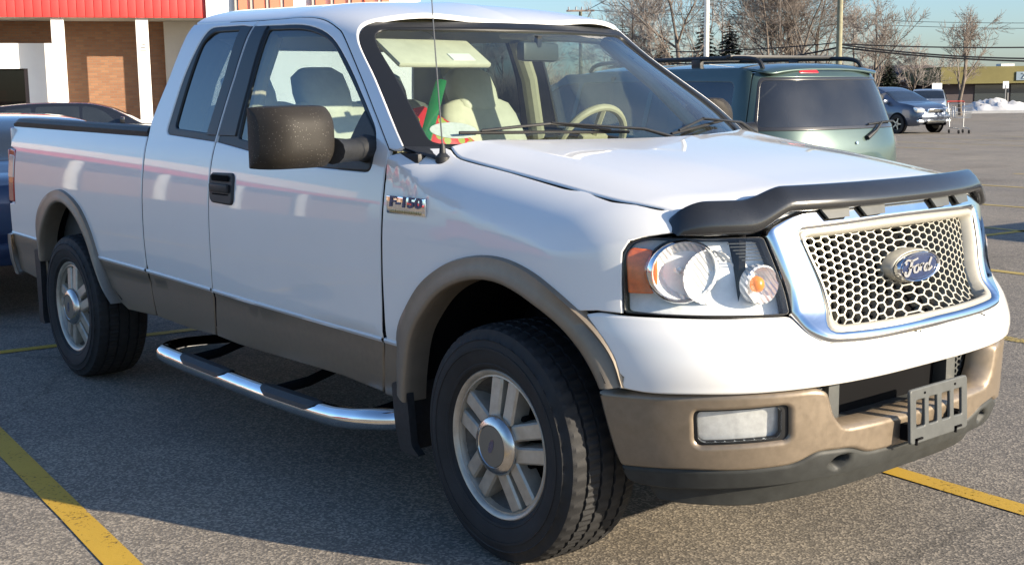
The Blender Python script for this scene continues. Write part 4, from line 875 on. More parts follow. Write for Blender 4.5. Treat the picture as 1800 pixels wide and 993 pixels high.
# --- roof with A pillars as one skin
def cabw(x,w):
    w=np.asarray(w,float); v=2.6-np.abs(w); X,Y,Z=cab(x,v); return X,np.where(w<0,Y,-Y),Z
vw=lambda v:-(2.6-v)
dl_r=[(x,vw(v)+.004) for x,v in DLc]; 
AP=[(-.57,1.327),(-.679,1.423),(-.887,1.619),(-1.072,1.762),(-1.130,1.835),(-1.125,1.885),(-1.09,1.95),(-1.055,2.08),(-1.035,2.3),(-1.022,2.6)]
APc=cr(AP,5)
right=[(-2.535,vw(1.846)),(-2.2,vw(1.85)),(-1.93,vw(1.850))]+dl_r[1:]+[(-.63,vw(1.318)),(-.60,vw(1.318))]+[(x,vw(v)) for x,v in APc]
roofP=right+[(x,-w) for x,w in right[::-1][1:]]+[(-2.548,.5),(-2.555,0),(-2.548,-.5)]
sheet('roof',roofP,cabw,WHITE,TR,.045,cen=np.array([-1.8,0,1.2]))
# windshield: edges follow the A pillars
_E=np.array([[float(k) for k in cab(x,v)] for x,v in APc if v<1.90]); _E[:,1]=-_E[:,1]
_d=np.r_[0,np.cumsum(np.linalg.norm(np.diff(_E,axis=0),axis=1))]; _d/=_d[-1]
_ex,_ey,_ez=[(lambda q,c=c:np.interp(q,_d,_E[:,c])) for c in range(3)]
def wsf(t,q):                                  # t across -1..1, q 0..1 base to top
    t=np.asarray(t,float);q=np.asarray(q,float); a=np.abs(t)
    bow=.030*np.sin(np.pi*np.clip(q,0,1))
    xc=-.27+(-1.030+.27)*q+bow*.5; zc=1.302+(1.803-1.302)*q+bow*.8
    ex=_ex(q)+.012; ey=_ey(q); ez=_ez(q)-.012
    return xc+(ex-xc)*a**2.3, ey*t, zc+(ez-zc)*a**2.3
WSP=rnd([(-1.0,.0,.03),(1.0,.0,.03),(1.0,.995,.05),(-1.0,.995,.05)],.05)
INN=rnd([(-.905,.055,.05),(.905,.055,.05),(.925,.925,.06),(-.925,.925,.06)],.05)
wc=np.array([-1.6,0,1.0])
sheet('windshield_frame',WSP,wsf,SEAL,TR,.05,[INN],edge=.008,depth=.012,cen=wc)
WG=sheet('windshield',rnd([(-.92,.04,.05),(.92,.04,.05),(.94,.94,.06),(-.94,.94,.06)],.05),offs(wsf,-.011,wc),GLS,TR,.08,edge=.002,depth=0,cen=wc)[0]
# cowl between hood and windshield
mb=MB(); rows=[]
for t in np.linspace(-1.0,1.0,33):
    p=[float(k) for k in wsf(t,.03)]; k=abs(t)**3; rows.append([(p[0]-.02,p[1],p[2]+.006),(p[0]+.03,p[1],p[2]-.008),(p[0]+.14,p[1]*(1-.04*k),p[2]-.022-.02*k),(p[0]+.19,p[1]*(1-.06*k),p[2]-.10)])
mb.grid(rows,flip=True); mb.build('cowl',BLK,TR)
# cab back, rear glass
def backf(y,z): z=np.asarray(z,float); return -2.70+np.clip((z-1.35)/.5,0,1)**1.2*.145,np.asarray(y,float),z
hole=rnd([(-.62,1.40),(.62,1.40),(.56,1.74),(-.56,1.74)],.05)
sheet('cab_back',rnd([(-.90,.55,.01),(.90,.55,.01),(.90,1.36,.02),(.735,1.82,.05),(.55,1.885,.1),(-.55,1.885,.1),(-.735,1.82,.05),(-.90,1.36,.02)],.03),backf,WHITE,TR,.06,[hole],cen=wc)
sheet('rear_window',hole,offs(backf,-.006,wc),GLT if False else glass('rear_glass',(.55,.62,.62),.06),TR,.1,edge=.002,depth=0,cen=wc)
# --- hood
hf=lambda x,y:(x,y,hood(x,y))
HG=[(-.455,-.800),(-.38,-.826),(-.30,-.828),(-.099,-.822),(.302,-.818),(.45,-.80),(.535,-.775)]
hr=cr(HG,5)
fx=lambda y:float(X0+(.835-X0)*(1-(abs(y)/.98)**QQ)**(1/PP))
front=[(fx(y)-.012,y) for y in np.linspace(-.745,.745,41)]
rear=[(-.20-.27*(abs(y)/.79)**2,y) for y in np.linspace(.79,-.79,25)]
HP=hr+front+[(x,-y) for x,y in hr[::-1]]+rear[1:-1]
sheet('hood',HP,hf,WHITE,TR,.035,edge=.006,depth=.025)
# --- fenders: side wall + shoulder as one (s, v) surface
def zs_of(s):
    s=np.asarray(s,float); x,y,_=plan(s,1.05); return hood(x,y*.9985)
def fend(s,v):
    s=np.asarray(s,float);v=np.asarray(v,float)
    zs=zs_of(s); t=np.clip((v-zs)/.30,0,1)
    x0,y0,z0=plan(s,np.minimum(v,zs))
    th=np.clip(s-X0,0,1)*np.pi/2
    D=.34*(1-np.cos(t*np.pi/2))
    nx,ny=-np.sin(th)**1.2*.45,np.cos(th)**.8
    x1=x0+nx*D;y1=y0+ny*D
    z1=np.where(v>zs,np.maximum(hood(x1,y1),zs),v)
    return x1,y1,z1

_S,_T=np.meshgrid(np.linspace(-.75,.95,341),np.linspace(0,1,161)); _S=_S.ravel();_T=_T.ravel()
_fz=zs_of(_S); _fx,_fy,_=fend(_S,_fz+.30*_T)
def fsv(x,y):
    i=int(np.argmin((_fx-x)**2+(_fy-y)**2)); return (float(_S[i]),float(_fz[i]+.30*_T[i]))
gap_f=[fsv(x,y-.009) for x,y in HG]
FP=[(-.645,float(tanz(-.645))+.004),(-.643,.78),(-.643,1.0),(-.642,1.2),fsv(-.635,-.930),fsv(-.60,-.915),fsv(-.50,-.845),fsv(-.46,-.815)]+cr(gap_f,3)[1:]+[fsv(.575,-.765),(.66,1.100),(.60,1.103),(.548,1.098),(.512,1.083),(.492,1.052),(.484,.96),(.484,.876),(.413,.879),(.352,.872)]
fo=cr(FFO,4); fo=[p for p in fo if p[1]>.63]
def x2s(x): return x if x<X0 else X0+math.asin(min(1,(x-X0)/(.905-X0)))*2/math.pi
fl=[(x2s(x*.975-.002),z-.014) for x,z in fo if not (x>.3 and z<.868)]
FP=FP+fl[::-1]
FP=[p for i,p in enumerate(FP) if i==0 or math.hypot(p[0]-FP[i-1][0],p[1]-FP[i-1][1])>.004]
NH[0]=.03; fen=sheet('fender',FP,fend,WHITE,TR,.03,mirror=True,edge=.004); NH[0]=2e-3
wr=lambda s,z:plan(s,z)
sym=lambda P:P+[(2.44-s,z,*r) for s,z,*r in P[::-1]]
for i in (0,1):
    sg=1 if i==0 else -1
    V,F=sheet_data(TL(-.665,-.575,3,-.006)+[(-.588,.55),(-.585,.42),(-.70,.425),(-.683,.52)],sidef,.05)
    obj('lower_cladding',[(x,y*sg,z) for x,y,z in V],F if sg>0 else [q[::-1] for q in F],TAN,fen[i])
# moulding line between white and tan
for sg in (1,-1):
    for a,b in ((-4.60,-4.17),(-3.29,-2.705),(-2.685,-2.012),(-1.99,-.675),(-.66,-.575)):
        rows=[]
        for x in np.linspace(a,b,max(3,int((b-a)/.1))):
            z=float(tanz(x)); h=float(H(z))
            rows.append([(x,-sg*(h-.006),z+.012),(x,-sg*(h+.004),z+.009),(x,-sg*(h+.007),z+.002),(x,-sg*(h+.002),z-.008),(x,-sg*(h-.006),z-.010)])
        MB().grid(rows,flip=sg<0).build('body_moulding',WHITE if False else mat('moulding_paint',(.62,.62,.62),.3,coat=.6),TR)
# --- wheel-arch flares with return lip, liner and mud flaps
def flare(O,I,cx,name='wheel_flare',xfn=None):
    n=60
    def rs(P):
        P=np.array(cr(P,8)); d=np.r_[0,np.cumsum(np.hypot(*np.diff(P,axis=0).T))]; q=np.linspace(0,d[-1],n); return np.stack([np.interp(q,d,P[:,0]),np.interp(q,d,P[:,1])],1)
    A,B=rs(O),rs(I)
    for sg in (1,-1):
        rows=[]
        for a,b in zip(A,B):
            hA=float(H(a[1])) if a[1]>.64 else max(float(H(a[1])),.945)
            if cx>-1 and a[0]>X0: hA=min(hA,-float(plan(x2s(a[0]),a[1])[1]))
            row=[]
            for t,y in ((-.06,hA-.018),(0,hA+.004),(.06,hA+.016),(.25,.5*(hA+.016)+.5*.992),(.5,.994),(.8,1.000),(.95,.999),(1.0,.993),(1.0,.965),(1.02,.90)):
                if cx>-1 and a[0]>.25: y=y-.25*max(0,a[0]-.25)**1.3 if t>.1 else y
                row.append((a[0]+(b[0]-a[0])*t,-sg*y,a[1]+(b[1]-a[1])*t))
            rows.append(row)
        MB().grid(rows,flip=sg>0).build(name,TANF,TR,auto=60,fixn=True)
        rows=[]
        for b in B:
            x,z=cx+(b[0]-cx)*1.06,b[1]+.02; rows.append([(x,-sg*.955,z),(x,-sg*.6,z),(x,-sg*.45,z)])
        c=[r[2] for r in rows]; m=MB().grid(rows,flip=sg<0); m.add(c+[(cx,-sg*.45,.3)],[(k,k+1,len(c)) for k in range(len(c)-1)]); m.build('wheel_liner',DBLK,TR,fixn=True)
flare(RFO,RFI,-3.70); flare(FFO,FFI,0)
for sg in (1,-1):
    for x,z0,z1,t in ((-.545,.255,.50,.02),(-4.165,.235,.66,-.02)):
        MB().prism(rnd([(x-.045,z1),(x+.045,z1),(x+.05+t,z0+.03),(x+.09+t*1.5,z0),(x-.02+t,z0),(x-.03,z0+.1)],.02),-sg*.985,-sg*.955).build('mud_flap',BLK,TR,fixn=True)
        MB().box((x+.02,-sg*.84,(z0+z1)/2),(.012,.28,z1-z0),bev=.004).build('mud_flap',BLK,TR)
# --- front fascia
fas=[(.372,.863),(.413,.871),(.486,.868),(.60,.868),(.75,.866),(.900,.866),(.950,.820),(1.000,.787),(1.11,.780),(1.219,.779)]
bot=[(.465,.652),(.563,.645),(.787,.655),(1.004,.662),(1.219,.663)]
half=[(.466,.69),(.450,.745),(.402,.82)]+fas
FSP=rnd([(s,z,.012) for s,z in half],.012)+rnd([(2.44-s,z,.012) for s,z in half[::-1][1:]],.012)+[(2.44-s,z) for s,z in cr(bot,5)][:-1]+cr(bot,5)[::-1]
sheet('front_fascia',FSP,wr,WHITE,TR,.028,edge=.010,depth=.05,roll=.9)
# --- headlights
HLP=rnd([(.491,.880,.012),(.492,1.035,.03),(.512,1.078,.03),(.56,1.093,.04),(.853,1.090,.012),(.897,.873,.012)],.02)
AMB=mat('amber_lens',(.85,.15,.025),.22,coat=1,noise=.25,nscale=40)
REFL=mat('lamp_reflector',(.90,.91,.92),.38,metal=.04,noise=.10,nscale=24,bump=.35,bscale=70)
CREFL=mat('lamp_bowl',(.90,.91,.92),.22,metal=.30,noise=.1,nscale=30,bump=.6,bscale=45)
_n=CREFL.node_tree; _w=_n.nodes.new('ShaderNodeTexWave'); _w.inputs['Scale'].default_value=26; _w.inputs['Distortion'].default_value=1.5; _w.bands_direction='DIAGONAL'; _t=_n.nodes.new('ShaderNodeTexCoord'); _bp=_n.nodes.new('ShaderNodeBump'); _bp.inputs['Strength'].default_value=.5; _bp.inputs['Distance'].default_value=.006
_n.links.new(_t.outputs['Object'],_w.inputs['Vector']); _n.links.new(_w.outputs['Fac'],_bp.inputs['Height']); _n.links.new(_bp.outputs[0],_n.nodes['Principled BSDF'].inputs['Normal'])
def frame_at(s,z,d=0,fw=0):
    f=offs(wr,d); P=np.array([float(k[0]) for k in f(s,z)]); a=np.array([float(k[0]) for k in f(s+.01,z)])-P; a/=np.linalg.norm(a); b=np.array([0,0,1.]); n=np.cross(b,a); 
    if n[0]<0: n=-n
    n=n/np.linalg.norm(n)+np.array([fw,0,0]); n/=np.linalg.norm(n); a=np.cross(np.array([0,0,1.]),n); a/=np.linalg.norm(a); b=np.cross(a,n); b=b if b[2]>0 else -b
    return P,a,b,n
def bowl(s,z,ra,rb,d,prof,m,name,parent,sg,n=40):
    P,a,b,nn=frame_at(s,z,d,.8); V=[];F=[]
    for k,(r,h) in enumerate(prof):
        for i in range(n):
            t=2*math.pi*i/n; q=P+a*ra*r*math.cos(t)+b*rb*r*math.sin(t)+nn*h; V.append((q[0],q[1]*sg,q[2]))
    for k in range(len(prof)-1):
        for i in range(n): F.append((k*n+i,k*n+(i+1)%n,(k+1)*n+(i+1)%n,(k+1)*n+i))
    return obj(name,V,F,m,parent,auto=45)
for sg in (1,-1):
    def part(name,poly,f,m,parent,**k):
        V,F=sheet_data(poly,f,**k); return obj(name,[(x,y*sg,z) for x,y,z in V],F if sg>0 else [q[::-1] for q in F],m,parent)
    hl=part('headlight',HLP,offs(wr,-.055),REFL,TR,res=.03,edge=.004,depth=-.05)
    part('headlight_gasket',rnd([(.4885,.8765,.014),(.489,1.038,.03),(.510,1.081,.03),(.56,1.096,.04),(.8555,1.093,.012),(.900,.8705,.012)],.02),offs(wr,-.004),SEAL,hl,res=.03,holes=[HLP],edge=.002,depth=.03)
    part('lens_cover',HLP,offs(wr,-.002),CLR,hl,res=.04,edge=.004,depth=0)
    part('amber_reflector',rnd([(.499,.934,.008),(.499,1.045,.012),(.514,1.067,.015),(.572,1.062,.02),(.584,1.045,.02),(.578,.950,.014),(.568,.934,.01)],.01),offs(wr,-.012),AMB,hl,res=.02,edge=.006,depth=.03)
    rim=[(1.04,-.03),(1.06,.012),(1.0,.020),(.95,.012),(.94,-.01)]
    pb=[(.94,-.004),(.8,-.022),(.6,-.040),(.35,-.052),(.12,-.058),(.12,-.02),(.0,-.016)]
    bowl(.648,1.000,.104,.088,-.028,rim,CHR,'main_lamp_ring',hl,sg)
    bowl(.648,1.000,.104,.088,-.024,pb,CREFL,'main_lamp_bowl',hl,sg)
    bowl(.716,.984,.084,.080,-.046,[(1.0,.0),(1.01,.006),(.98,.006),(.94,-.0),(.7,-.006),(.3,-.008),(0,-.008)],CREFL,'middle_lamp_bowl',hl,sg)
    bowl(.836,.958,.056,.054,-.022,[(1.05,-.02),(1.06,.010),(.98,.014),(.92,.004),(.7,-.02),(.4,-.03),(.3,-.005),(0,.0)],CREFL,'turn_lamp_bowl',hl,sg)
    bowl(.832,.957,.022,.024,-.018,[(1,-.015),(.9,.0),(.5,.008),(0,.010)],mat('amber_bulb',(.75,.22,.03),.3),'turn_lamp_bulb',hl,sg)
    m=MB()
    for k in range(6):
        z=1.076-.0095*k; pts=[]
        for s in np.linspace(.765+.006*k,.835+.002*k,6):
            q=[float(v[0]) for v in offs(wr,-.008)(s,z)]; pts.append((q[0],q[1]*sg,q[2]))
        m.tube(pts,.0016,5)
    m.build('lens_ribs',GREYP,hl)
# --- grille: chrome surround, champagne frame, honeycomb, backing
CO=[(.862,1.112,.02),(.945,1.158,.04),(1.10,1.163,.05),(1.22,1.164,.1)]; CO2=[(1.22,.780,.1),(1.11,.780,.05),(1.002,.788,.03),(.956,.818,.02),(.908,.868,.01)]
CI=[(.936,1.104,.025),(1.22,1.118,.1)]; CI2=[(1.22,.806,.1),(1.000,.814,.03)]
def symp(top,bot): return rnd(top+[(2.44-s,z,r) for s,z,r in top[::-1][1:]]+[(2.44-s,z,r) for s,z,r in bot[::-1]][:]+[p for p in bot[1:]] if False else top+[(2.44-s,z,r) for s,z,r in top[::-1][1:]]+[(2.44-s,z,r) for s,z,r in bot[::-1]]+bot[1:],.02)
chp=symp(CO,CO2)[:]; 
def symp2(top,bot):        # top: left->centre, bot: centre->left
    L=top+[(2.44-s,z,r) for s,z,r in top[::-1][1:]]
    L+=[(2.44-s,z,r) for s,z,r in bot[::-1]]+bot[1:]
    return rnd(L,.02)
chp=symp2(CO,CO2); gout=symp2(CI,CI2)
gin=symp2([(.950,1.088,.025),(1.22,1.099,.1)],[(1.22,.824,.1),(1.012,.831,.03)])
sheet('grille_surround',chp,offs(wr,.014),CHR,TR,.022,[gout],edge=.012,depth=.06,roll=.9)
sheet('grille_frame',gout,offs(wr,.004),GOLD,TR,.022,[gin],edge=.008,depth=.07)
GA=np.array(gin)
def gclamp(s,z):
    zt=1.094;zb=.827; z=min(max(z,zb),zt); k=(z-zb)/(zt-zb); L=1.006+( .953-1.006)*k**.8; s=min(max(s,L),2.44-L); return s,z
m=MB(); dz=.0238; ds=.0208; row=0; fg=offs(wr,-.040); fg2=offs(wr,-.058)
cells=[]
s=.946; col=0
while s<1.49:
    z=.815+(dz/2 if col%2 else 0)
    while z<1.11: cells.append((s,z)); z+=dz
    s+=ds; col+=1
ha=ds*2/3
for (s,z) in cells:
    hexo=[(s+ha*math.cos(R(60*k))*1.0,z+dz/math.sqrt(3)*math.sin(R(60*k))) for k in range(6)]
    hexi=[(s+(a-s)*.85,z+(b-z)*.85) for a,b in hexo]
    O=[gclamp(*p) for p in hexo]; I=[gclamp(*p) for p in hexi]
    ar=abs(area(np.array(O))); 
    if ar<.00006: continue
    A=np.array(O+I); x,y,zz=fg(A[:,0],A[:,1]); x2,y2,z2=fg2(A[6:,0],A[6:,1])
    V=list(zip(x,y,zz))+list(zip(x2,y2,z2)); F=[]
    for k in range(6):
        j=(k+1)%6; F+=[(k,j,6+j,6+k),(6+k,6+j,12+j,12+k)]
    m.add(V,F)
m.build('grille_honeycomb',GOLD,TR,smooth=False)
sheet('radiator_panel',gin,offs(wr,-.12),DBLK,TR,.06,edge=.002,depth=0)
# emblem
ex,ez=float(wr(1.22,.963)[0]),.963
em=MB()
def oval(a,b,prof,n=48):
    V=[];F=[]
    for s_,h in prof:
        for i in range(n): t=2*math.pi*i/n; V.append((ex+h,a*s_*math.cos(t),ez+b*s_*math.sin(t)))
    for k in range(len(prof)-1):
        for i in range(n): F.append((k*n+i,k*n+(i+1)%n,(k+1)*n+(i+1)%n,(k+1)*n+i))
    return V,F
base=MB(); base.add(*oval(.121,.0505,[(1.05,-.05),(1.04,-.016),(1.0,-.010),(.9,-.008),(0,-.008)])); EB=base.build('emblem',GOLD,TR,auto=40,fixn=True)
q=MB(); q.add(*oval(.118,.048,[(1.0,-.006),(.995,.004),(.95,.010),(.90,.008),(.88,.004)])); q.add(*oval(.100,.0375,[(1.0,.008),(.985,.0105),(.965,.008)])); q.build('emblem_ring',CHR,EB,fixn=True)
q=MB(); q.add(*oval(.108,.043,[(1.0,.0),(.98,.006),(.6,.0085),(0,.009)])); q.build('emblem_badge',mat('badge_blue',(.020,.035,.10),.25,coat=1,noise=.1,nscale=60),EB,fixn=True)
# script lettering, drawn as strokes (u to the viewer's right, v up; cm)
strokes=[
 ([(-5.3,1.1),(-5.6,1.7),(-4.9,2.2),(-3.6,1.9),(-2.2,2.1),(-1.1,2.35)],.30),
 ([(-3.3,1.9),(-3.7,.6),(-4.1,-.8),(-4.9,-1.7),(-5.7,-1.3),(-5.5,-.6)],.38),
 ([(-4.6,.15),(-3.6,.25),(-2.5,.45)],.26),
 ([(-1.3,.7),(-2.3,.2),(-2.3,-.9),(-1.4,-1.1),(-.7,-.3),(-.9,.6),(-1.4,.7)],.30),
 ([(-.9,.5),(-.2,.4),(.3,.75),(.1,0),(-.1,-.9)],.30),([(.25,.3),(.7,.85),(1.3,.7)],.28),
 ([(3.0,.6),(2.2,.65),(1.5,-.1),(1.6,-.9),(2.3,-.95),(3.0,.2)],.30),
 ([(4.1,2.1),(3.4,.9),(2.9,-.5),(3.1,-1.0),(3.8,-.7),(4.4,-.2)],.32)]
q=MB()
for P,wd in strokes:
    c=cr(P,6); A=[];B=[]
    for i,(u,v) in enumerate(c):
        a=np.array(c[max(i-1,0)]);b=np.array(c[min(i+1,len(c)-1)]);t=(b-a)/max(np.hypot(*(b-a)),1e-6);ww=wd*1.15*(.6+.5*abs(t[1]))
        nrm=np.array([-t[1],t[0]])*ww; A.append((ex+.0115,(u+nrm[0])*.0145,ez+(v+nrm[1]-.2)*.0125)); B.append((ex+.0115,(u-nrm[0])*.0145,ez+(v-nrm[1]-.2)*.0125))
    q.grid([A,B])
q.build('emblem_script',mat('badge_silver',(.85,.86,.88),.2,metal=.8),EB,smooth=False,fixn=True)
# --- bumper
NB=[(.390,.630,.01),(.56,.636,.02),(.78,.646,.02),(.985,.650,.02),(1.020,.641,.015),(1.038,.562,.02),(1.066,.519,.02),(1.219,.515,.01)]
LB=[(1.219,.421,.01),(1.130,.427,.015),(1.090,.455,.02),(1.000,.462,.02),(.935,.430,.03),(.80,.419,.02),(.63,.414,.02),(.445,.402,.012)]
BP=rnd(NB+[(2.44-s,z,r) for s,z,r in NB[::-1][1:]]+[(2.44-s,z,r) for s,z,r in LB[::-1]]+LB[1:],.02)
FOG=rnd([(.662,.583,.014),(.668,.600,.014),(.908,.615,.016),(.922,.606,.016),(.924,.519,.016),(.912,.505,.016),(.678,.491,.016),(.664,.505,.014)],.014)
FOGm=[(2.44-s,z) for s,z in FOG]
bf=offs(wr,-.010)
BU=sheet('front_bumper',BP,bf,TAN,TR,.025,[FOG,FOGm],edge=.012,depth=.10,roll=.9)[0]
for sg in (1,-1):
    def part(name,poly,f,m,parent,**k):
        V,F=sheet_data(poly,f,**k); return obj(name,[(x,y*sg,z) for x,y,z in V],F if sg>0 else [q[::-1] for q in F],m,parent)
    fg_=part('fog_lamp',FOG,offs(wr,-.055),mat('fog_reflector',(.80,.81,.81),.25,metal=.5,noise=.15,nscale=30,bump=1.0,bscale=18),TR,res=.03,edge=.003,depth=-.03)
    FI=rnd([(.672,.583,.014),(.678,.594,.014),(.893,.608,.016),(.902,.599,.016),(.902,.526,.016),(.892,.514,.016),(.688,.501,.016),(.675,.511,.014)],.012)
    part('fog_lens',FI,offs(wr,-.022),CLR,fg_,res=.04,edge=.004,depth=.02)
    part('fog_bezel',FOG,offs(wr,-.030),SEAL,fg_,res=.03,holes=[FI],edge=.002,depth=.02)
# step pad strip on top of the bumper
rows=[]
for s in np.linspace(.40,2.04,80):
    a=[float(v[0]) for v in offs(wr,-.02)(s,.640)]; b=[float(v[0]) for v in offs(wr,-.09)(s,.648)]; rows.append([a,b])
# lower valance with tow-hook pockets
HK=rnd([(1.028,.405,.012),(1.053,.434,.012),(1.087,.434,.012),(1.088,.408,.012),(1.059,.381,.015)],.012)
VL=[(.443,.398,.01),(.63,.410,.02),(.80,.415,.02),(.935,.426,.02),(.998,.458,.02),(1.090,.451,.02),(1.130,.423,.02),(1.219,.417,.1)]
VB=[(1.219,.362,.1),(1.05,.362,.1),(.85,.353,.1),(.60,.340,.1),(.50,.342,.05),(.458,.352,.02)]
VP=rnd(VL+[(2.44-s,z,r) for s,z,r in VL[::-1][1:]]+[(2.44-s,z,r) for s,z,r in VB[::-1]]+VB[1:],.02)
vf0=lambda s,z:plan(s,z,xf=spl([(.25,.86),(.33,.905),(.42,.94),(.5,.95)]))
sheet('lower_valance',VP,offs(vf0,-.014),mat('valance_plastic',(.032,.034,.033),.6,noise=.25,nscale=20,bump=.1,bscale=400),TR,.03,[HK,[(2.44-s,z) for s,z in HK]],edge=.010,depth=.06,roll=.9)
sheet('air_dam',rnd([(.50,.335),(.75,.332),(1.22,.345),(1.69,.332),(1.94,.335),(1.90,.285),(1.6,.262),(1.22,.272),(.84,.262),(.54,.285)],.05),offs(vf0,-.05),MATS['valance_plastic'],TR,.05,edge=.006,depth=.02)
for sg in (1,-1):
    P,a,b,n=frame_at(1.062,.408,-.06); c=P-n*.02
    MB().box((c[0],c[1]*sg,c[2]),(.02,.10,.09),bev=.004).build('tow_hook_pocket',DBLK,TR)
# lower intake behind the bumper notch
sheet('lower_intake',rnd([(.98,.46),(1.46,.46),(1.46,.70),(.98,.70)],.01),offs(wr,-.17),DBLK,TR,.06,edge=.002,depth=0)
for sg in (1,-1):
    m=MB()
    for i in range(4):
        for j in range(6):
            yc=-.43+.022*i+.0; zc=.535+.020*j+(.010 if i%2 else 0)
            ho=[(yc+.0147*math.cos(R(60*k)),zc+.0117*math.sin(R(60*k))) for k in range(6)]; hi=[(yc+(a-yc)*.72,zc+(b-zc)*.72) for a,b in ho]
            X=.80; V=[(X,sg*a,b) for a,b in ho+hi]+[(X-.015,sg*a,b) for a,b in hi]; F=[]
            for k in range(6): j2=(k+1)%6; F+=[(k,j2,6+j2,6+k),(6+k,6+j2,12+j2,12+k)]
            m.add(V,F)
    m.build('intake_mesh',GREYP,TR,smooth=False)
    MB().box((.79,sg*-.325,.585),(.06,.055,.17),bev=.006).build('intake_post',GREYP,TR)
MB().box((.80,0,.505),(.16,.80,.016),bev=.004).build('intake_floor',GREYP,TR)
# number-plate bracket with four slots
PO=rnd([(-.160,.438,.014),(.160,.438,.014),(.160,.607,.014),(-.160,.607,.014)],.014)
sl=[rnd([(y-.0235,.487,.006),(y+.0235,.487,.006),(y+.0235,.572,.006),(y-.0235,.572,.006)],.006) for y in (-.105,-.036,.036,.105)]
plf=lambda y,z:(.985-.05*(np.asarray(z)-.438)+0*y,y,z)
PB=sheet('plate_bracket',PO,plf,GREYP,TR,.03,sl,edge=.004,depth=.012)[0]
m=MB()
for y in (-.12,.10): MB().box((.9865,y,.4525),(.006,.036,.006)).box((.9865,y-.0145,.445),(.006,.007,.020)).build('bracket_clip',DBLK,PB)
for y in (-.085,.085): MB().lathe([(.004,0),(.004,.005),(0,.005)],8,'x',(.975,y,.590)).build('bracket_screw',DBLK,PB)
for y in (-.13,.13): MB().box((.955,y,.47),(.04,.03,.05)).build('bracket_mount',DBLK,PB)
# --- hood deflector, following the hood's leading edge
DEF=mat('deflector_acrylic',(.020,.021,.023),.22,coat=.6,coat_r=.1,noise=.1,nscale=20)
rows=[]
ys=np.r_[np.linspace(-.805,.805,121)]
for y in ys:
    a=abs(y); X=fx(y*.985); st=float(sstep(.63,.50,a)) ; e=max(0,(a-.735)/.07)**2; e=min(e,1)
    zb=1.100+.060*st; zt=1.198+.036*st; zt=zb+(zt-zb)*max(.12,math.sqrt(max(0,1-max(0,(a-.715)/.091)**2))); X-=.02*e
    zm=(zb+zt)/2; hd=zt-zb
    rows.append([(X-.035,y,zt-.006),(X-.028,y,zt),(X-.018,y,zt-.002),(X+.004,y,zt-.28*hd),(X+.020,y,zt-.55*hd),(X+.026,y,zb+.16*hd),(X+.020,y,zb+.06*hd),(X+.006,y,zb),(X-.02,y,zb-.004)])
MB().grid(rows).build('hood_deflector',DEF,TR,auto=60,fixn=True)
for y0,y1 in ((-.40,-.285),(-.245,-.125),(.125,.245),(.285,.40)):
    m=MB(); P=[(y0,1.168),(y1,1.168),(y1-.012*(1 if y1<0 else 1),1.136),(y0+.022,1.134)]
    V=[];
    for d in (.030,.020):
        for y,z in P:
            q=[float(v) for v in wr(X0+1+ (2/math.pi)*math.asin(max(-1,min(1,0))) ,z)]; X=float(Xfront(y,z))+d; V.append((X,y,z))
    m.add(V,[(0,1,2,3),(7,6,5,4),(0,4,5,1),(1,5,6,2),(2,6,7,3),(3,7,4,0)])
    m.build('deflector_tab',GREYP,TR,smooth=False,fixn=True)

# --- black tubes added in the shut lines to paint the gaps' shade
def gap_shade(f,pts,r=.0075,d=-.010):
    P=cr(pts,4); A=np.array(P); x,y,z=offs(f,d)(A[:,0],A[:,1])
    for sg in (1,-1): MB().tube([(a,b*sg,c) for a,b,c in zip(x,y,z)],r,6).build('shut_line_shade',DBLK,TR)
gap_shade(cabf,SEAM[1:]+[(-2.008,.60),(-2.02,.50)]); gap_shade(cabf,[(-2.2,1.848),(-1.93,1.849)]+DL[1:]); gap_shade(cabf,[(-2.697,1.33),(-2.698,1.1),(-2.697,.9),(-2.690,.72),(-2.68,.60),(-2.655,.47)],.0075)
gap_shade(cabf,[(-.650,1.28),(-.649,1.1),(-.650,.9),(-.655,.75),(-.668,.64),(-.672,.55),(-.690,.44)])
P=[(x,y-.003,float(hood(x,y))-.010) for x,y in cr(HG,6)]
for sg in (1,-1): MB().tube([(x,y*sg,z) for x,y,z in P],.004,6).build('hood_gap_shade',DBLK,TR)  # black tube stands in for the shade of the hood gap
for sg in (1,-1): MB().box((-.555,-sg*.885,1.285),(.14,.07,.05),bev=.015).build('cowl_corner',BLK,TR)

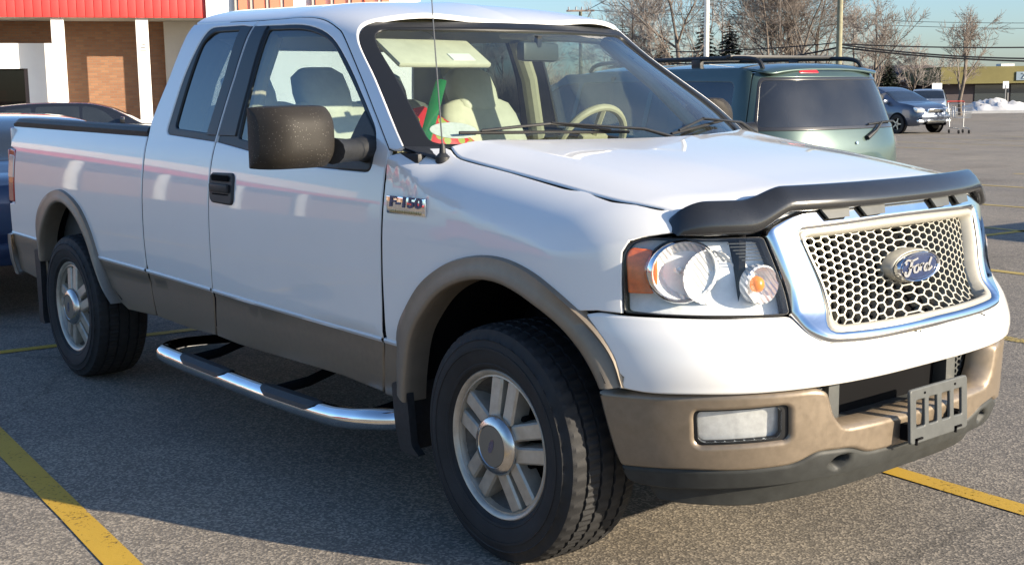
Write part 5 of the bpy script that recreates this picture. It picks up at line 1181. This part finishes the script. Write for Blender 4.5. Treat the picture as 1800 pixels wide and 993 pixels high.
# --- wheels
ALY=mat('cast_alloy',(.50,.455,.385),.42,metal=.55,noise=.16,nscale=22,rvar=.08)
ALD=mat('dusty_rim',(.11,.10,.088),.55,metal=.5,noise=.3,nscale=30)
def make_wheel():
    m=MB()                                         # outward = -y
    m.lathe([(.222,-.004),(.240,.000),(.246,-.006),(.247,-.012),(.243,-.016),(.236,-.014),(.229,-.006),(.222,.012),(.212,.05),(.205,.12),(.200,.20)],72)
    wheel=m.build('wheel',ALY,TR,auto=40,fixn=True)
    for k in range(5):
        for s in (-1,1):
            m=MB(); a=R(84-72*k); n=9; rows=[]; ca,sa=math.cos(a),math.sin(a)
            for i in range(n+1):
                t=i/n; r=.070+(.232-.070)*t; hw=.0265+.001*t; c=s*(.0345+.008*t); y=-.012+.016*t+(.012 if t>.96 else 0)
                row=[]
                for u,dy in ((-hw-.006,.06),(-hw,.007),(-hw+.006,0),(hw-.006,0),(hw,.007),(hw+.006,.06)):
                    u2=c+u; row.append((r*ca-u2*sa,y+dy,r*sa+u2*ca))
                rows.append(row)
            m.grid(rows); m.build('spoke',ALY,wheel,auto=30,fixn=True)
    m=MB(); m.lathe([(.214,.03),(.19,.045),(.13,.055),(.05,.05)],48); m.build('rim_web',ALD,wheel,fixn=True) if False else None
    m=MB(); m.lathe([(.0,.085),(.165,.085),(.17,.09),(.17,.10),(0,.10)],40); m.build('brake_disc',mat('brake_iron',(.05,.045,.04),.6,metal=.5,noise=.3,nscale=30),wheel,fixn=True)
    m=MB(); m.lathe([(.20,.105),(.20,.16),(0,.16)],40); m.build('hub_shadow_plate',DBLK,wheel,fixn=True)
    m=MB(); m.lathe([(.100,.05),(.100,-.016),(.096,-.026),(.086,-.036),(.070,-.040),(.067,-.036)],48); hc=m.build('hub_cap',mat('hub_chrome',(.62,.60,.57),.22,metal=1,noise=.1,nscale=30),wheel,auto=40,fixn=True)
    m=MB(); m.lathe([(.069,-.034),(.066,-.0385),(.03,-.0395),(0,-.0395)],40); m.build('hub_cap_disc',mat('hub_tan',(.20,.175,.14),.5,metal=.25),wheel,fixn=True)
    q=MB(); n=24
    V=[(.026*math.cos(2*math.pi*i/n),-.0405,.0115*math.sin(2*math.pi*i/n)) for i in range(n)]
    q.add([(x*math.cos(1.15)-z*math.sin(1.15)*1,y,x*math.sin(1.15)+z*math.cos(1.15)) for x,y,z in V]+[(0,-.0405,0)],[((i+1)%n,i,n) for i in range(n)]); q.build('hub_emblem',MATS['badge_blue'],wheel,smooth=False,fixn=True)
    m=MB()
    # tyre: outward side at y=-.03
    RT=.392; prof=[]
    side=[(.240,.004),(.247,-.014),(.256,-.0215),(.258,-.0255),(.266,-.0285),(.269,-.0275),(.285,-.034),(.312,-.0370),(.3125,-.0395),(.321,-.0395),(.3215,-.0368),(.342,-.033),(.345,-.0345),(.348,-.0305),(.362,-.022)]
    ribs=[(-.010,.376),(.006,.386)]
    W=.27; 
    tread=[]
    edges=[0.010,.050,.056,.062,.105,.111,.117,.122]    # half pattern (outer shoulder, rib, rib)
    xs=[]
    y0=-.022
    def R_(y):  # crown
        t=(y-(y0+W/2))/(W/2); return RT-.008*abs(t)**3.2
    gro=[.052,.105,.160,.213]
    y=.004
    pts=[(R_(y0+.012)-.010,y0+.004),(R_(y0+.012)-.002,y0+.014)]
    last=y0+.014
    for g in gro:
        c=y0+g
        pts+=[(R_(c-.0055),c-.0055),(R_(c)-.009,c-.0035),(R_(c)-.009,c+.0035),(R_(c+.0055),c+.0055)]
    yb=y0+W
    pts+=[(R_(yb-.014)-.002,yb-.014),(R_(yb-.012)-.010,yb-.004)]
    inner=[(r,y0+W-(y_-y0)) for r,y_ in side[::-1]]
    prof=side+pts+inner
    n=216; V=[];F=[]
    for j,(r,h) in enumerate(prof):
        sh=len(side)<=j<len(side)+len(pts)
        for k in range(n):
            rr=r; ph=k+ (j%3)
            deep=(ph%4==0)
            if sh and r>RT-.012 and deep: rr=r-.0065
            if j in (len(side)-1,len(side)-2) and k%6 in(0,1): rr=r-.004
            an=2*math.pi*(k+.25*(j-10)*(.5 if sh else 0))/n; V.append((rr*math.cos(an),h,rr*math.sin(an)))
    for j in range(len(prof)-1):
        for k in range(n): F.append((j*n+k,j*n+(k+1)%n,(j+1)*n+(k+1)%n,(j+1)*n+k))
    m.add(V,F); m.build('tyre',RUB,wheel,auto=28,fixn=True)
    for k in range(5):                            # bolts and dusty pockets seen between the spokes
        a=R(84-36-72*k); m=MB().lathe([(.012,.05),(.012,.03),(.008,.024),(0,.024)],8,'y',(.125*math.cos(a),0,.125*math.sin(a))); m.build('rim_bolt',DBLK,wheel,fixn=True)
        a0=R(84-72*k-36-20); rows=[]
        for i in range(7):
            a=a0+R(40)*i/6; rows.append([((r)*math.cos(a),y,(r)*math.sin(a)) for r,y in ((.224,.014),(.205,.040),(.178,.060),(.150,.078))])
        MB().grid(rows).build('rim_pocket',ALD,wheel,fixn=True)
    return wheel
w0=make_wheel(); w0.location=(0,-.965,.390); w0.rotation_euler=(0,0,R(-1.5))
def wheel_copy(loc,rz,ry=0):
    c=copy_tree(w0,TR); c.location=loc; c.rotation_euler=(0,ry,rz); return c
wheel_copy((-3.67,-.965,.390),0,R(-14)); wheel_copy((0,.965,.390),math.pi+R(-1.5),R(20)); wheel_copy((-3.67,.965,.390),math.pi,R(50))
# --- side step bars with rubber pads
for sg in (1,-1):
    P=cr([(-2.42,-.62,.33),(-2.47,-.80,.335),(-2.475,-.93,.336),(-2.42,-1.01,.334),(-2.30,-1.035,.330),(-1.5,-1.035,.314),(-1.0,-1.035,.318),(-.82,-1.03,.330),(-.70,-1.005,.345),(-.62,-.95,.350),(-.57,-.86,.35),(-.55,-.75,.35)],8)
    sb=MB().tube([(x,y*sg,z) for x,y,z in P],.040,20).build('step_bar',CHR,TR)
    for a,b in ((-2.18,-1.72),(-1.44,-.98)):
        rows=[]
        for i in range(25):
            x=a+(b-a)*i/24; e=min(1,min(i,24-i)/4)**.5; z=float(np.interp(x,[-2.3,-1.5,-.95],[.330,.314,.318])); row=[]
            for k in range(9):
                an=R(20)+R(150)*((k/8-.5)*e+.5); row.append((x,sg*(-1.035+.0435*math.cos(an)),z+.0435*math.sin(an)+(.003 if k%2 and 2<i<22 else 0)))
            rows.append(row)
        MB().grid(rows).build('step_pad',BLK,sb,auto=25,fixn=True)
    for x in (-2.2,-1.4,-.8): MB().tube([(x,-1.03*sg,.325),(x,-.85*sg,.34),(x,-.47*sg,.44)],.022,8).build('step_bracket',DBLK,sb)
# --- F-150 badge on the fender
for sg in (1,-1):
    yb=float(H(1.13)); bd=MB().box((-.495,-sg*(yb+.004),1.131),(.232,.010,.062),bev=.008).build('fender_badge',CHR,TR)
    V,F=text_mesh('F-150',.062,.0015,.12,.0016)
    xs=[v.x for v in V]; k=.195/(max(xs)-min(xs))
    obj('badge_letters',[(-.495+sg*v.x*k,-sg*(yb+.0105+v.z),1.142+v.y*.82) for v in V],F,mat('badge_dark',(.015,.05,.16),.25,coat=1),bd,smooth=False)
    V,F=text_mesh('SUPER CAB',.02,.001,0,.0003)
    xs=[v.x for v in V]; k=.19/(max(xs)-min(xs))
    obj('badge_small_letters',[(-.497+sg*v.x*k,-sg*(yb+.0105+v.z),1.110+v.y*.8) for v in V],F,mat('badge_gold',(.35,.30,.16),.35,metal=.5),bd,smooth=False) if False else None
    m=MB()
    for i in range(14): m.box((-.585+i*.0138,-sg*(yb+.0098),1.1095),(.009,.003,.010),bev=.001)
    m.build('badge_small_marks',mat('badge_gold',(.42,.36,.20),.35,metal=.6),bd)
# --- antenna on the right fender
az=float(hood(-.42,-.862)); m=MB(); m.lathe([(.026,-.02),(.026,.004),(.018,.012),(.012,.018),(.010,.04),(.006,.05),(0,.05)],16,'z',(-.42,-.862,az)); AN=m.build('antenna',BLK,TR)
MB().tube([(-.42,-.862,az+.04),(-.447,-.866,az+.4),(-.475,-.870,az+.82)],[.0028,.0022,.0014],6).build('antenna_mast',mat('mast_steel',(.16,.16,.16),.4,metal=.6),AN)
# --- wipers
def wiper(t0,q0,tip,piv):
    base=np.array([float(v) for v in wsf(piv,.005)])+np.array([.05,0,.015])
    pa=np.array([float(v) for v in wsf(t0[0],q0[0])]); pb=np.array([float(v) for v in wsf(t0[1],q0[1])])
    up=np.array([.02,0,.028]); mid=(pa+pb)/2+up*1.6
    wp=MB().tube([base,base+(mid-base)*.35+up*.8,mid],[.013,.010,.006],8,flat=.6).build('wiper',BLK,TR)
    m=MB(); m.tube([pa+up*.35,(pa+pb)/2+up*.35,pb+up*.35],.006,6); m.build('wiper_blade',RUB,wp)
    m=MB(); L=[pa+(pb-pa)*k for k in (.12,.32,.5,.68,.88)]; m.tube([L[0]+up*.6,L[1]+up*1.1,L[2]+up*1.5,L[3]+up*1.1,L[4]+up*.6],.0055,6); m.build('wiper_bridge',BLK,wp)
wiper((-.80,-.06),(.10,.085),0,.18); wiper((.18,.74),(.06,.12),0,.93)
# --- tailgate, lamps, rear bumper, bed
CEN_B=np.array([-3.6,0,.9])
tgf=lambda y,z:(-4.615-.02*np.asarray(z)*0+0*y,y,z)
sheet('tailgate',rnd([(-.80,.74),(.80,.74),(.80,1.35),(-.80,1.35)],.03),tgf,WHITE,TR,.08,cen=CEN_B)
TLR=mat('tail_lens_red',(.42,.012,.012),.15,coat=1,noise=.15,nscale=30); TLW=mat('tail_lens_clear',(.70,.60,.55),.15,coat=1)
for sg in (1,-1):
    V,F=sheet_data(rnd([(-4.605,.912),(-4.515,.912),(-4.508,1.215),(-4.60,1.228)],.015),offs(sidef,.004),.03,edge=.008,depth=.03)
    t=obj('tail_lamp',[(x,y*sg,z) for x,y,z in V],F if sg>0 else [q[::-1] for q in F],TLR,TR)
    MB().box((-4.615,-sg*.885,1.07),(.02,.15,.30),bev=.008).build('tail_lamp_rear_face',TLR,t)
    V,F=sheet_data(rnd([(-4.60,1.055),(-4.515,1.055),(-4.513,1.185),(-4.598,1.19)],.01),offs(sidef,.0065),.03,edge=.004,depth=.006)
    obj('clear_section',[(x,y*sg,z) for x,y,z in V],F if sg>0 else [q[::-1] for q in F],TLW,t)
    # corner post between bed side and tailgate
    MB().box((-4.60,-sg*.875,.82),(.03,.16,.18),bev=.01).box((-4.60,-sg*.875,1.29),(.03,.13,.11),bev=.01).build('bed_corner',WHITE,TR)
    rows=[]
    for i,(x,y) in enumerate(((-4.60,-.985),(-4.655,-.985),(-4.70,-.955),(-4.73,-.88),(-4.745,-.70),(-4.75,-.4),(-4.75,0))):
        rows.append([(x+.03,-sg*abs(y)*.97,.722),(x,sg*y,.712),(x-.006,sg*y,.66),(x+.004,sg*y*.995,.56),(x+.045,sg*y*.985,.475),(x+.06,sg*y*.96,.47)])
    MB().grid(rows,flip=sg>0).build('rear_bumper',mat('tan_bumper',(.36,.30,.23),.36,metal=.5,coat=.5,noise=.08,nscale=10),TR,fixn=True)
    # black bed-rail cap
    rows=[]
    for x in np.linspace(-4.60,-2.705,30):
        z=float(bedtop(x)); e=max(0,(-4.52-x)/.08)**2; h=.046*(1-.55*min(e,1))
        rows.append([(x,-sg*.918,z-.004),(x,-sg*.922,z+h*.5),(x,-sg*.912,z+h*.9),(x,-sg*.893,z+h),(x,-sg*.835,z+h),(x,-sg*.825,z+h*.7),(x,-sg*.823,z-.03)])
    mm=MB().grid(rows); n=7; mm.add([p for p in rows[0]]+[p for p in rows[-1]],[tuple(range(7)),tuple(range(13,6,-1))]); mm.build('bed_rail_cap',BLK,TR,fixn=True)
    MB().box((-3.65,-sg*.835,1.0),(1.86,.03,.70)).build('bed_inner_wall',GREYP,TR)
MB().box((-3.65,0,.78),(1.88,1.66,.04)).build('bed_floor',GREYP,TR)
MB().box((-2.715,0,1.05),(.03,1.66,.60)).build('bed_front_wall',GREYP,TR)
MB().box((-3.56,.872,1.408),(1.68,.10,.030),bev=.004).build('rail_board',mat('weathered_plank',(.36,.31,.20),.85,noise=.25,nscale=14),TR)
MB().box((-3.0,.80,1.375),(.58,.03,.05),bev=.004).build('rail_board',MATS['weathered_plank'],TR)
# --- frame and underbody
MB().box((-1.8,0,.50),(4.2,1.3,.12),bev=.02).box((-1.7,0,.56),(2.0,1.72,.10),bev=.02).build('underbody',DBLK,TR)
MB().box((-2.0,-.45,.42),(5.0,.09,.14)).box((-2.0,.45,.42),(5.0,.09,.14)).box((-.35,0,.44),(.10,.9,.12)).box((0,0,.36),(.14,1.5,.10)).box((-3.67,0,.39),(.12,1.6,.12)).build('chassis_frame',DBLK,TR)
MB().tube([(-2.6,-.35,.42),(-3.9,-.55,.45),(-4.35,-.70,.42)],.04,10).build('exhaust_pipe',mat('rusty_pipe',(.12,.09,.07),.6,metal=.5),TR)
MB().box((-1.72,0,.70),(1.95,1.78,.10)).box((-.64,0,.92),(.04,1.74,.60)).box((.35,0,.75),(.5,1.1,.3)).build('cab_floor',DBLK,TR)
for sg in (1,-1): MB().box((.25,-sg*.62,.80),(.9,.03,.62)).build('engine_bay_wall',DBLK,TR)
# --- cab interior
def inner_door(sg):
    rows=[]
    for x in np.linspace(-2.66,-.68,12): rows.append([(x,-sg*.90,.60),(x,-sg*.885,.9),(x,-sg*.885,1.20),(x,-sg*.885,1.28)])
    MB().grid(rows).build('door_trim',BEIGED,TR)
inner_door(1);inner_door(-1)
hl_rows=[]
for x in np.linspace(-2.50,-1.20,12):
    row=[]
    for v in np.r_[np.linspace(1.80,2.6,8),np.linspace(2.6,1.80,8)[1:]]: row.append(None)
    pr=[]
    for w_ in np.linspace(-.78,.78,15):
        X,Y,Z=cabw(x,w_); pr.append((float(X),float(Y)*.94,float(Z)-.055))
    hl_rows.append(pr)
MB().grid(hl_rows).build('headliner',mat('headliner_cloth',(.42,.40,.32),.9,noise=.05,nscale=80),TR)
for sg in (1,-1):
    for pts,r in (([(-.70,-.84,1.28),(-.97,-.755,1.54),(-1.22,-.68,1.74)],.028),([(-1.88,-.84,1.28),(-1.86,-.77,1.58),(-1.86,-.69,1.77)],.042),([(-2.53,-.82,1.28),(-2.46,-.74,1.58),(-2.42,-.66,1.77)],.06)):
        MB().tube([(x,y*sg,z) for x,y,z in pts],r,10,flat=1.0).build('pillar_trim',BEIGED,TR)
def seat(x,y,name='seat',wide=.52,head=True):
    root=MB(); 
    def slab(rows): 
        mm=MB(); mm.grid(rows,closed=True); k=len(rows[0]); mm.add([tuple(np.mean(rows[0],0)),*rows[0]],[(0,i+1,(i+1)%k+1) for i in range(k)]); mm.add([tuple(np.mean(rows[-1],0)),*rows[-1]],[(0,(i+1)%k+1,i+1) for i in range(k)]); return mm
    def ring(cx,cz,th,hw,dirx,dirz,k=20):
        out=[]
        for i in range(k):
            t=2*math.pi*i/k; a=math.copysign(abs(math.cos(t))**.5,math.cos(t))*hw; b=math.copysign(abs(math.sin(t))**.6,math.sin(t))*th; out.append((cx+b*dirx,y+a,cz+b*dirz))
        return out
    h=wide/2
    cush=slab([ring(x+d,.98+.05*(d+.25)-.0,.09,h*k,0,1) for d,k in ((-.27,.8),(-.24,.97),(0,1.0),(.2,1.0),(.25,.9))])
    s=cush.build(name,BEIGE,TR,auto=60,fixn=True)
    back=slab([ring(x-.22-.22*t,1.00+.47*t,.085*(1-.25*t),h*k,.95,.25) for t,k in ((0,.8),(.06,.98),(.3,1.0),(.6,.97),(.85,.90),(.96,.80),(1.0,.6))])
    back.build('seat_back',BEIGE,s,auto=60,fixn=True)
    if head:
        hd=slab([ring(x-.40-.10*t,1.42+.21*t,.065*k,.135*k,.97,.2) for t,k in ((0,.75),(.1,.95),(.5,1.0),(.85,.92),(1.0,.6))])
        hd.build('head_restraint',BEIGE,s,auto=60,fixn=True)
    return s
seat(-1.46,.43); seat(-1.46,-.43)
seat(-2.20,.40,'rear_seat',.66); seat(-2.20,-.40,'rear_seat',.66)
MB().box((-1.35,0,.98),(.55,.24,.26),bev=.04).build('centre_console',DASHM,TR)
rows=[]
for y in np.linspace(-.86,.86,21):
    a=abs(y)/.86; x0=-.33-.30*a**2; 
    bump=.035*math.exp(-((y-.40)/.24)**2)
    rows.append([(x0,y,1.275),(x0-.14,y,1.285+bump*.5),(x0-.33,y,1.275+bump),(x0-.42,y,1.235+bump*.6),(x0-.46,y,1.12),(x0-.40,y,.95),(x0-.2,y,.80)])
DB=MB().grid(rows,flip=True).build('dashboard',DASHM,TR,fixn=False)
sw=MB(); V=[];ctr=Vector((-1.02,.40,1.275)); rot=Matrix.Rotation(R(-62),3,'Y'); n1,n2=40,10;F=[]
for i in range(n1):
    for k in range(n2):
        a=2*math.pi*i/n1;b=2*math.pi*k/n2; p=Vector(((.19+.017*math.cos(b))*math.cos(a),(.19+.017*math.cos(b))*math.sin(a),.017*math.sin(b))); V.append(ctr+rot@p)
F=[(i*n2+k,i*n2+(k+1)%n2,((i+1)%n1)*n2+(k+1)%n2,((i+1)%n1)*n2+k) for i in range(n1) for k in range(n2)]
sw.add(V,F); SWO=sw.build('steering_wheel',BEIGED,TR)
hub=MB(); hub.box(ctr+rot@Vector((0,0,.0)),(.12,.16,.04),rot=rot,bev=.02); 
for a in (0,math.pi,math.pi*1.5): hub.tube([ctr,ctr+rot@Vector((-.18*math.cos(a-math.pi/2)*0+.18*math.cos(a+math.pi/2),.18*math.sin(a+math.pi/2),0))],.016,6)
hub.build('steering_hub',BEIGED,SWO); MB().tube([ctr,ctr+Vector((.40,0,-.25))],.04,10).build('steering_column',DASHM,SWO)
# inside mirror, sun visors
p=[float(v) for v in wsf(.02,.76)]
MM=MB().box((p[0]-.125,.05,p[2]-.02),(.045,.26,.080),rot=Matrix.Rotation(R(14),3,'Z'),bev=.02).build('interior_mirror',mat('mirror_case',(.05,.055,.05),.4),TR)
MB().tube([(p[0]-.10,.03,p[2]+.045),(p[0]-.105,.03,p[2]+.0)],.016,8).build('mirror_stalk',BLK,MM)
for yc in (-.455,.40):
    a=Vector([float(v) for v in wsf(yc/.76,.845 if yc<0 else .97)])+Vector((-.055,0,-.062) if yc<0 else (-.20,0,-.035)); rv=Matrix.Rotation(R(-29),3,'Y')
    rv=Matrix.Rotation(R(31 if yc<0 else 4),3,'Y'); vs_=MB().box(a,(.195,.45,.022),rot=rv,bev=.01).build('sun_visor',BEIGE,TR)
    if yc<0: MB().box(a+rv@Vector((.05,.10,.0125)),(.05,.11,.003),rot=rv).build('visor_label',mat('label_white',(.7,.7,.66),.6),vs_)
# belt guides on the B pillars
# oval permit on the windshield
ov=[(-.80+.085*math.cos(2*math.pi*i/28),.145+.052*math.sin(2*math.pi*i/28)) for i in range(28)]
sheet('windshield_permit',ov,offs(wsf,-.008,wc),mat('permit_white',(.34,.42,.37),.6,noise=.12,nscale=60),TR,.05,edge=.002,depth=.001,cen=wc)
# --- things lying on the dashboard
gx=[float(v) for v in wsf(-.84,.10)]
GR=mat('green_plastic',(.012,.20,.055),.3,coat=.4,noise=.1,nscale=20)
gp=[Vector((-.68,-.755,1.32)),Vector((-.88,-.56,1.45)),Vector((-1.04,-.40,1.56))]
g=MB(); g.tube(gp,[.024,.026,.024],6,flat=.45); o=g.build('snow_brush',GR,None,auto=30); tag(o,'green plastic snow brush handle leaning behind the windshield','snow brush')
RG=mat('red_gift_print',(.55,.02,.02),.5); 
_n=RG.node_tree; _b=_n.nodes['Principled BSDF']; vo=_n.nodes.new('ShaderNodeTexVoronoi'); vo.inputs['Scale'].default_value=22; tc=_n.nodes.new('ShaderNodeTexCoord'); rp=_n.nodes.new('ShaderNodeValToRGB'); rp.color_ramp.interpolation='CONSTANT'
rp.color_ramp.elements[0].color=(.30,.33,.06,1); rp.color_ramp.elements[1].position=.36; rp.color_ramp.elements[1].color=(.55,.02,.025,1); _n.links.new(tc.outputs['Object'],vo.inputs['Vector']); _n.links.new(vo.outputs['Distance'],rp.inputs[0]); _n.links.new(rp.outputs[0],_b.inputs['Base Color'])
def blob(name,P,th,label,cat):
    m=MB(); n=len(P); c=Vector((0,0,0))
    for p in P: c+=Vector(p)/n
    nn=(Vector(P[1])-Vector(P[0])).cross(Vector(P[2])-Vector(P[0])).normalized()*th
    V=[Vector(p)+nn for p in P]+[Vector(p)-nn for p in P]+[c+nn*1.6,c-nn*1.6]
    F=[(i,(i+1)%n,2*n) for i in range(n)]+[(n+(i+1)%n,n+i,2*n+1) for i in range(n)]+[(i,n+i,n+(i+1)%n,(i+1)%n) for i in range(n)]
    m.add(V,F); o=m.build(name,RG,None,auto=60,fixn=True); return tag(o,label,cat)
blob('gift_bag',[(-.93,-.56,1.30),(-.90,-.42,1.30),(-.88,-.34,1.305),(-.93,-.42,1.38),(-.98,-.52,1.45),(-1.0,-.56,1.44)],.03,'red gift bag with gold print behind the windshield, right of the green brush','gift bag')
blob('gift_roll',[(-1.02,-.70,1.37),(-1.02,-.66,1.345),(-1.05,-.63,1.40),(-1.10,-.60,1.50),(-1.12,-.62,1.52),(-1.11,-.655,1.51)],.02,'small red wrapped gift behind the windshield, left of the green brush','gift')
o=blob('paper_sheet',[(-.80,-.80,1.32),(-.80,-.75,1.31),(-.90,-.74,1.36),(-.92,-.78,1.37)],.004,'crumpled white paper by the right windshield pillar','paper'); o.data.materials.clear(); o.data.materials.append(mat('paper_white',(.75,.75,.72),.7,noise=.05,nscale=30))
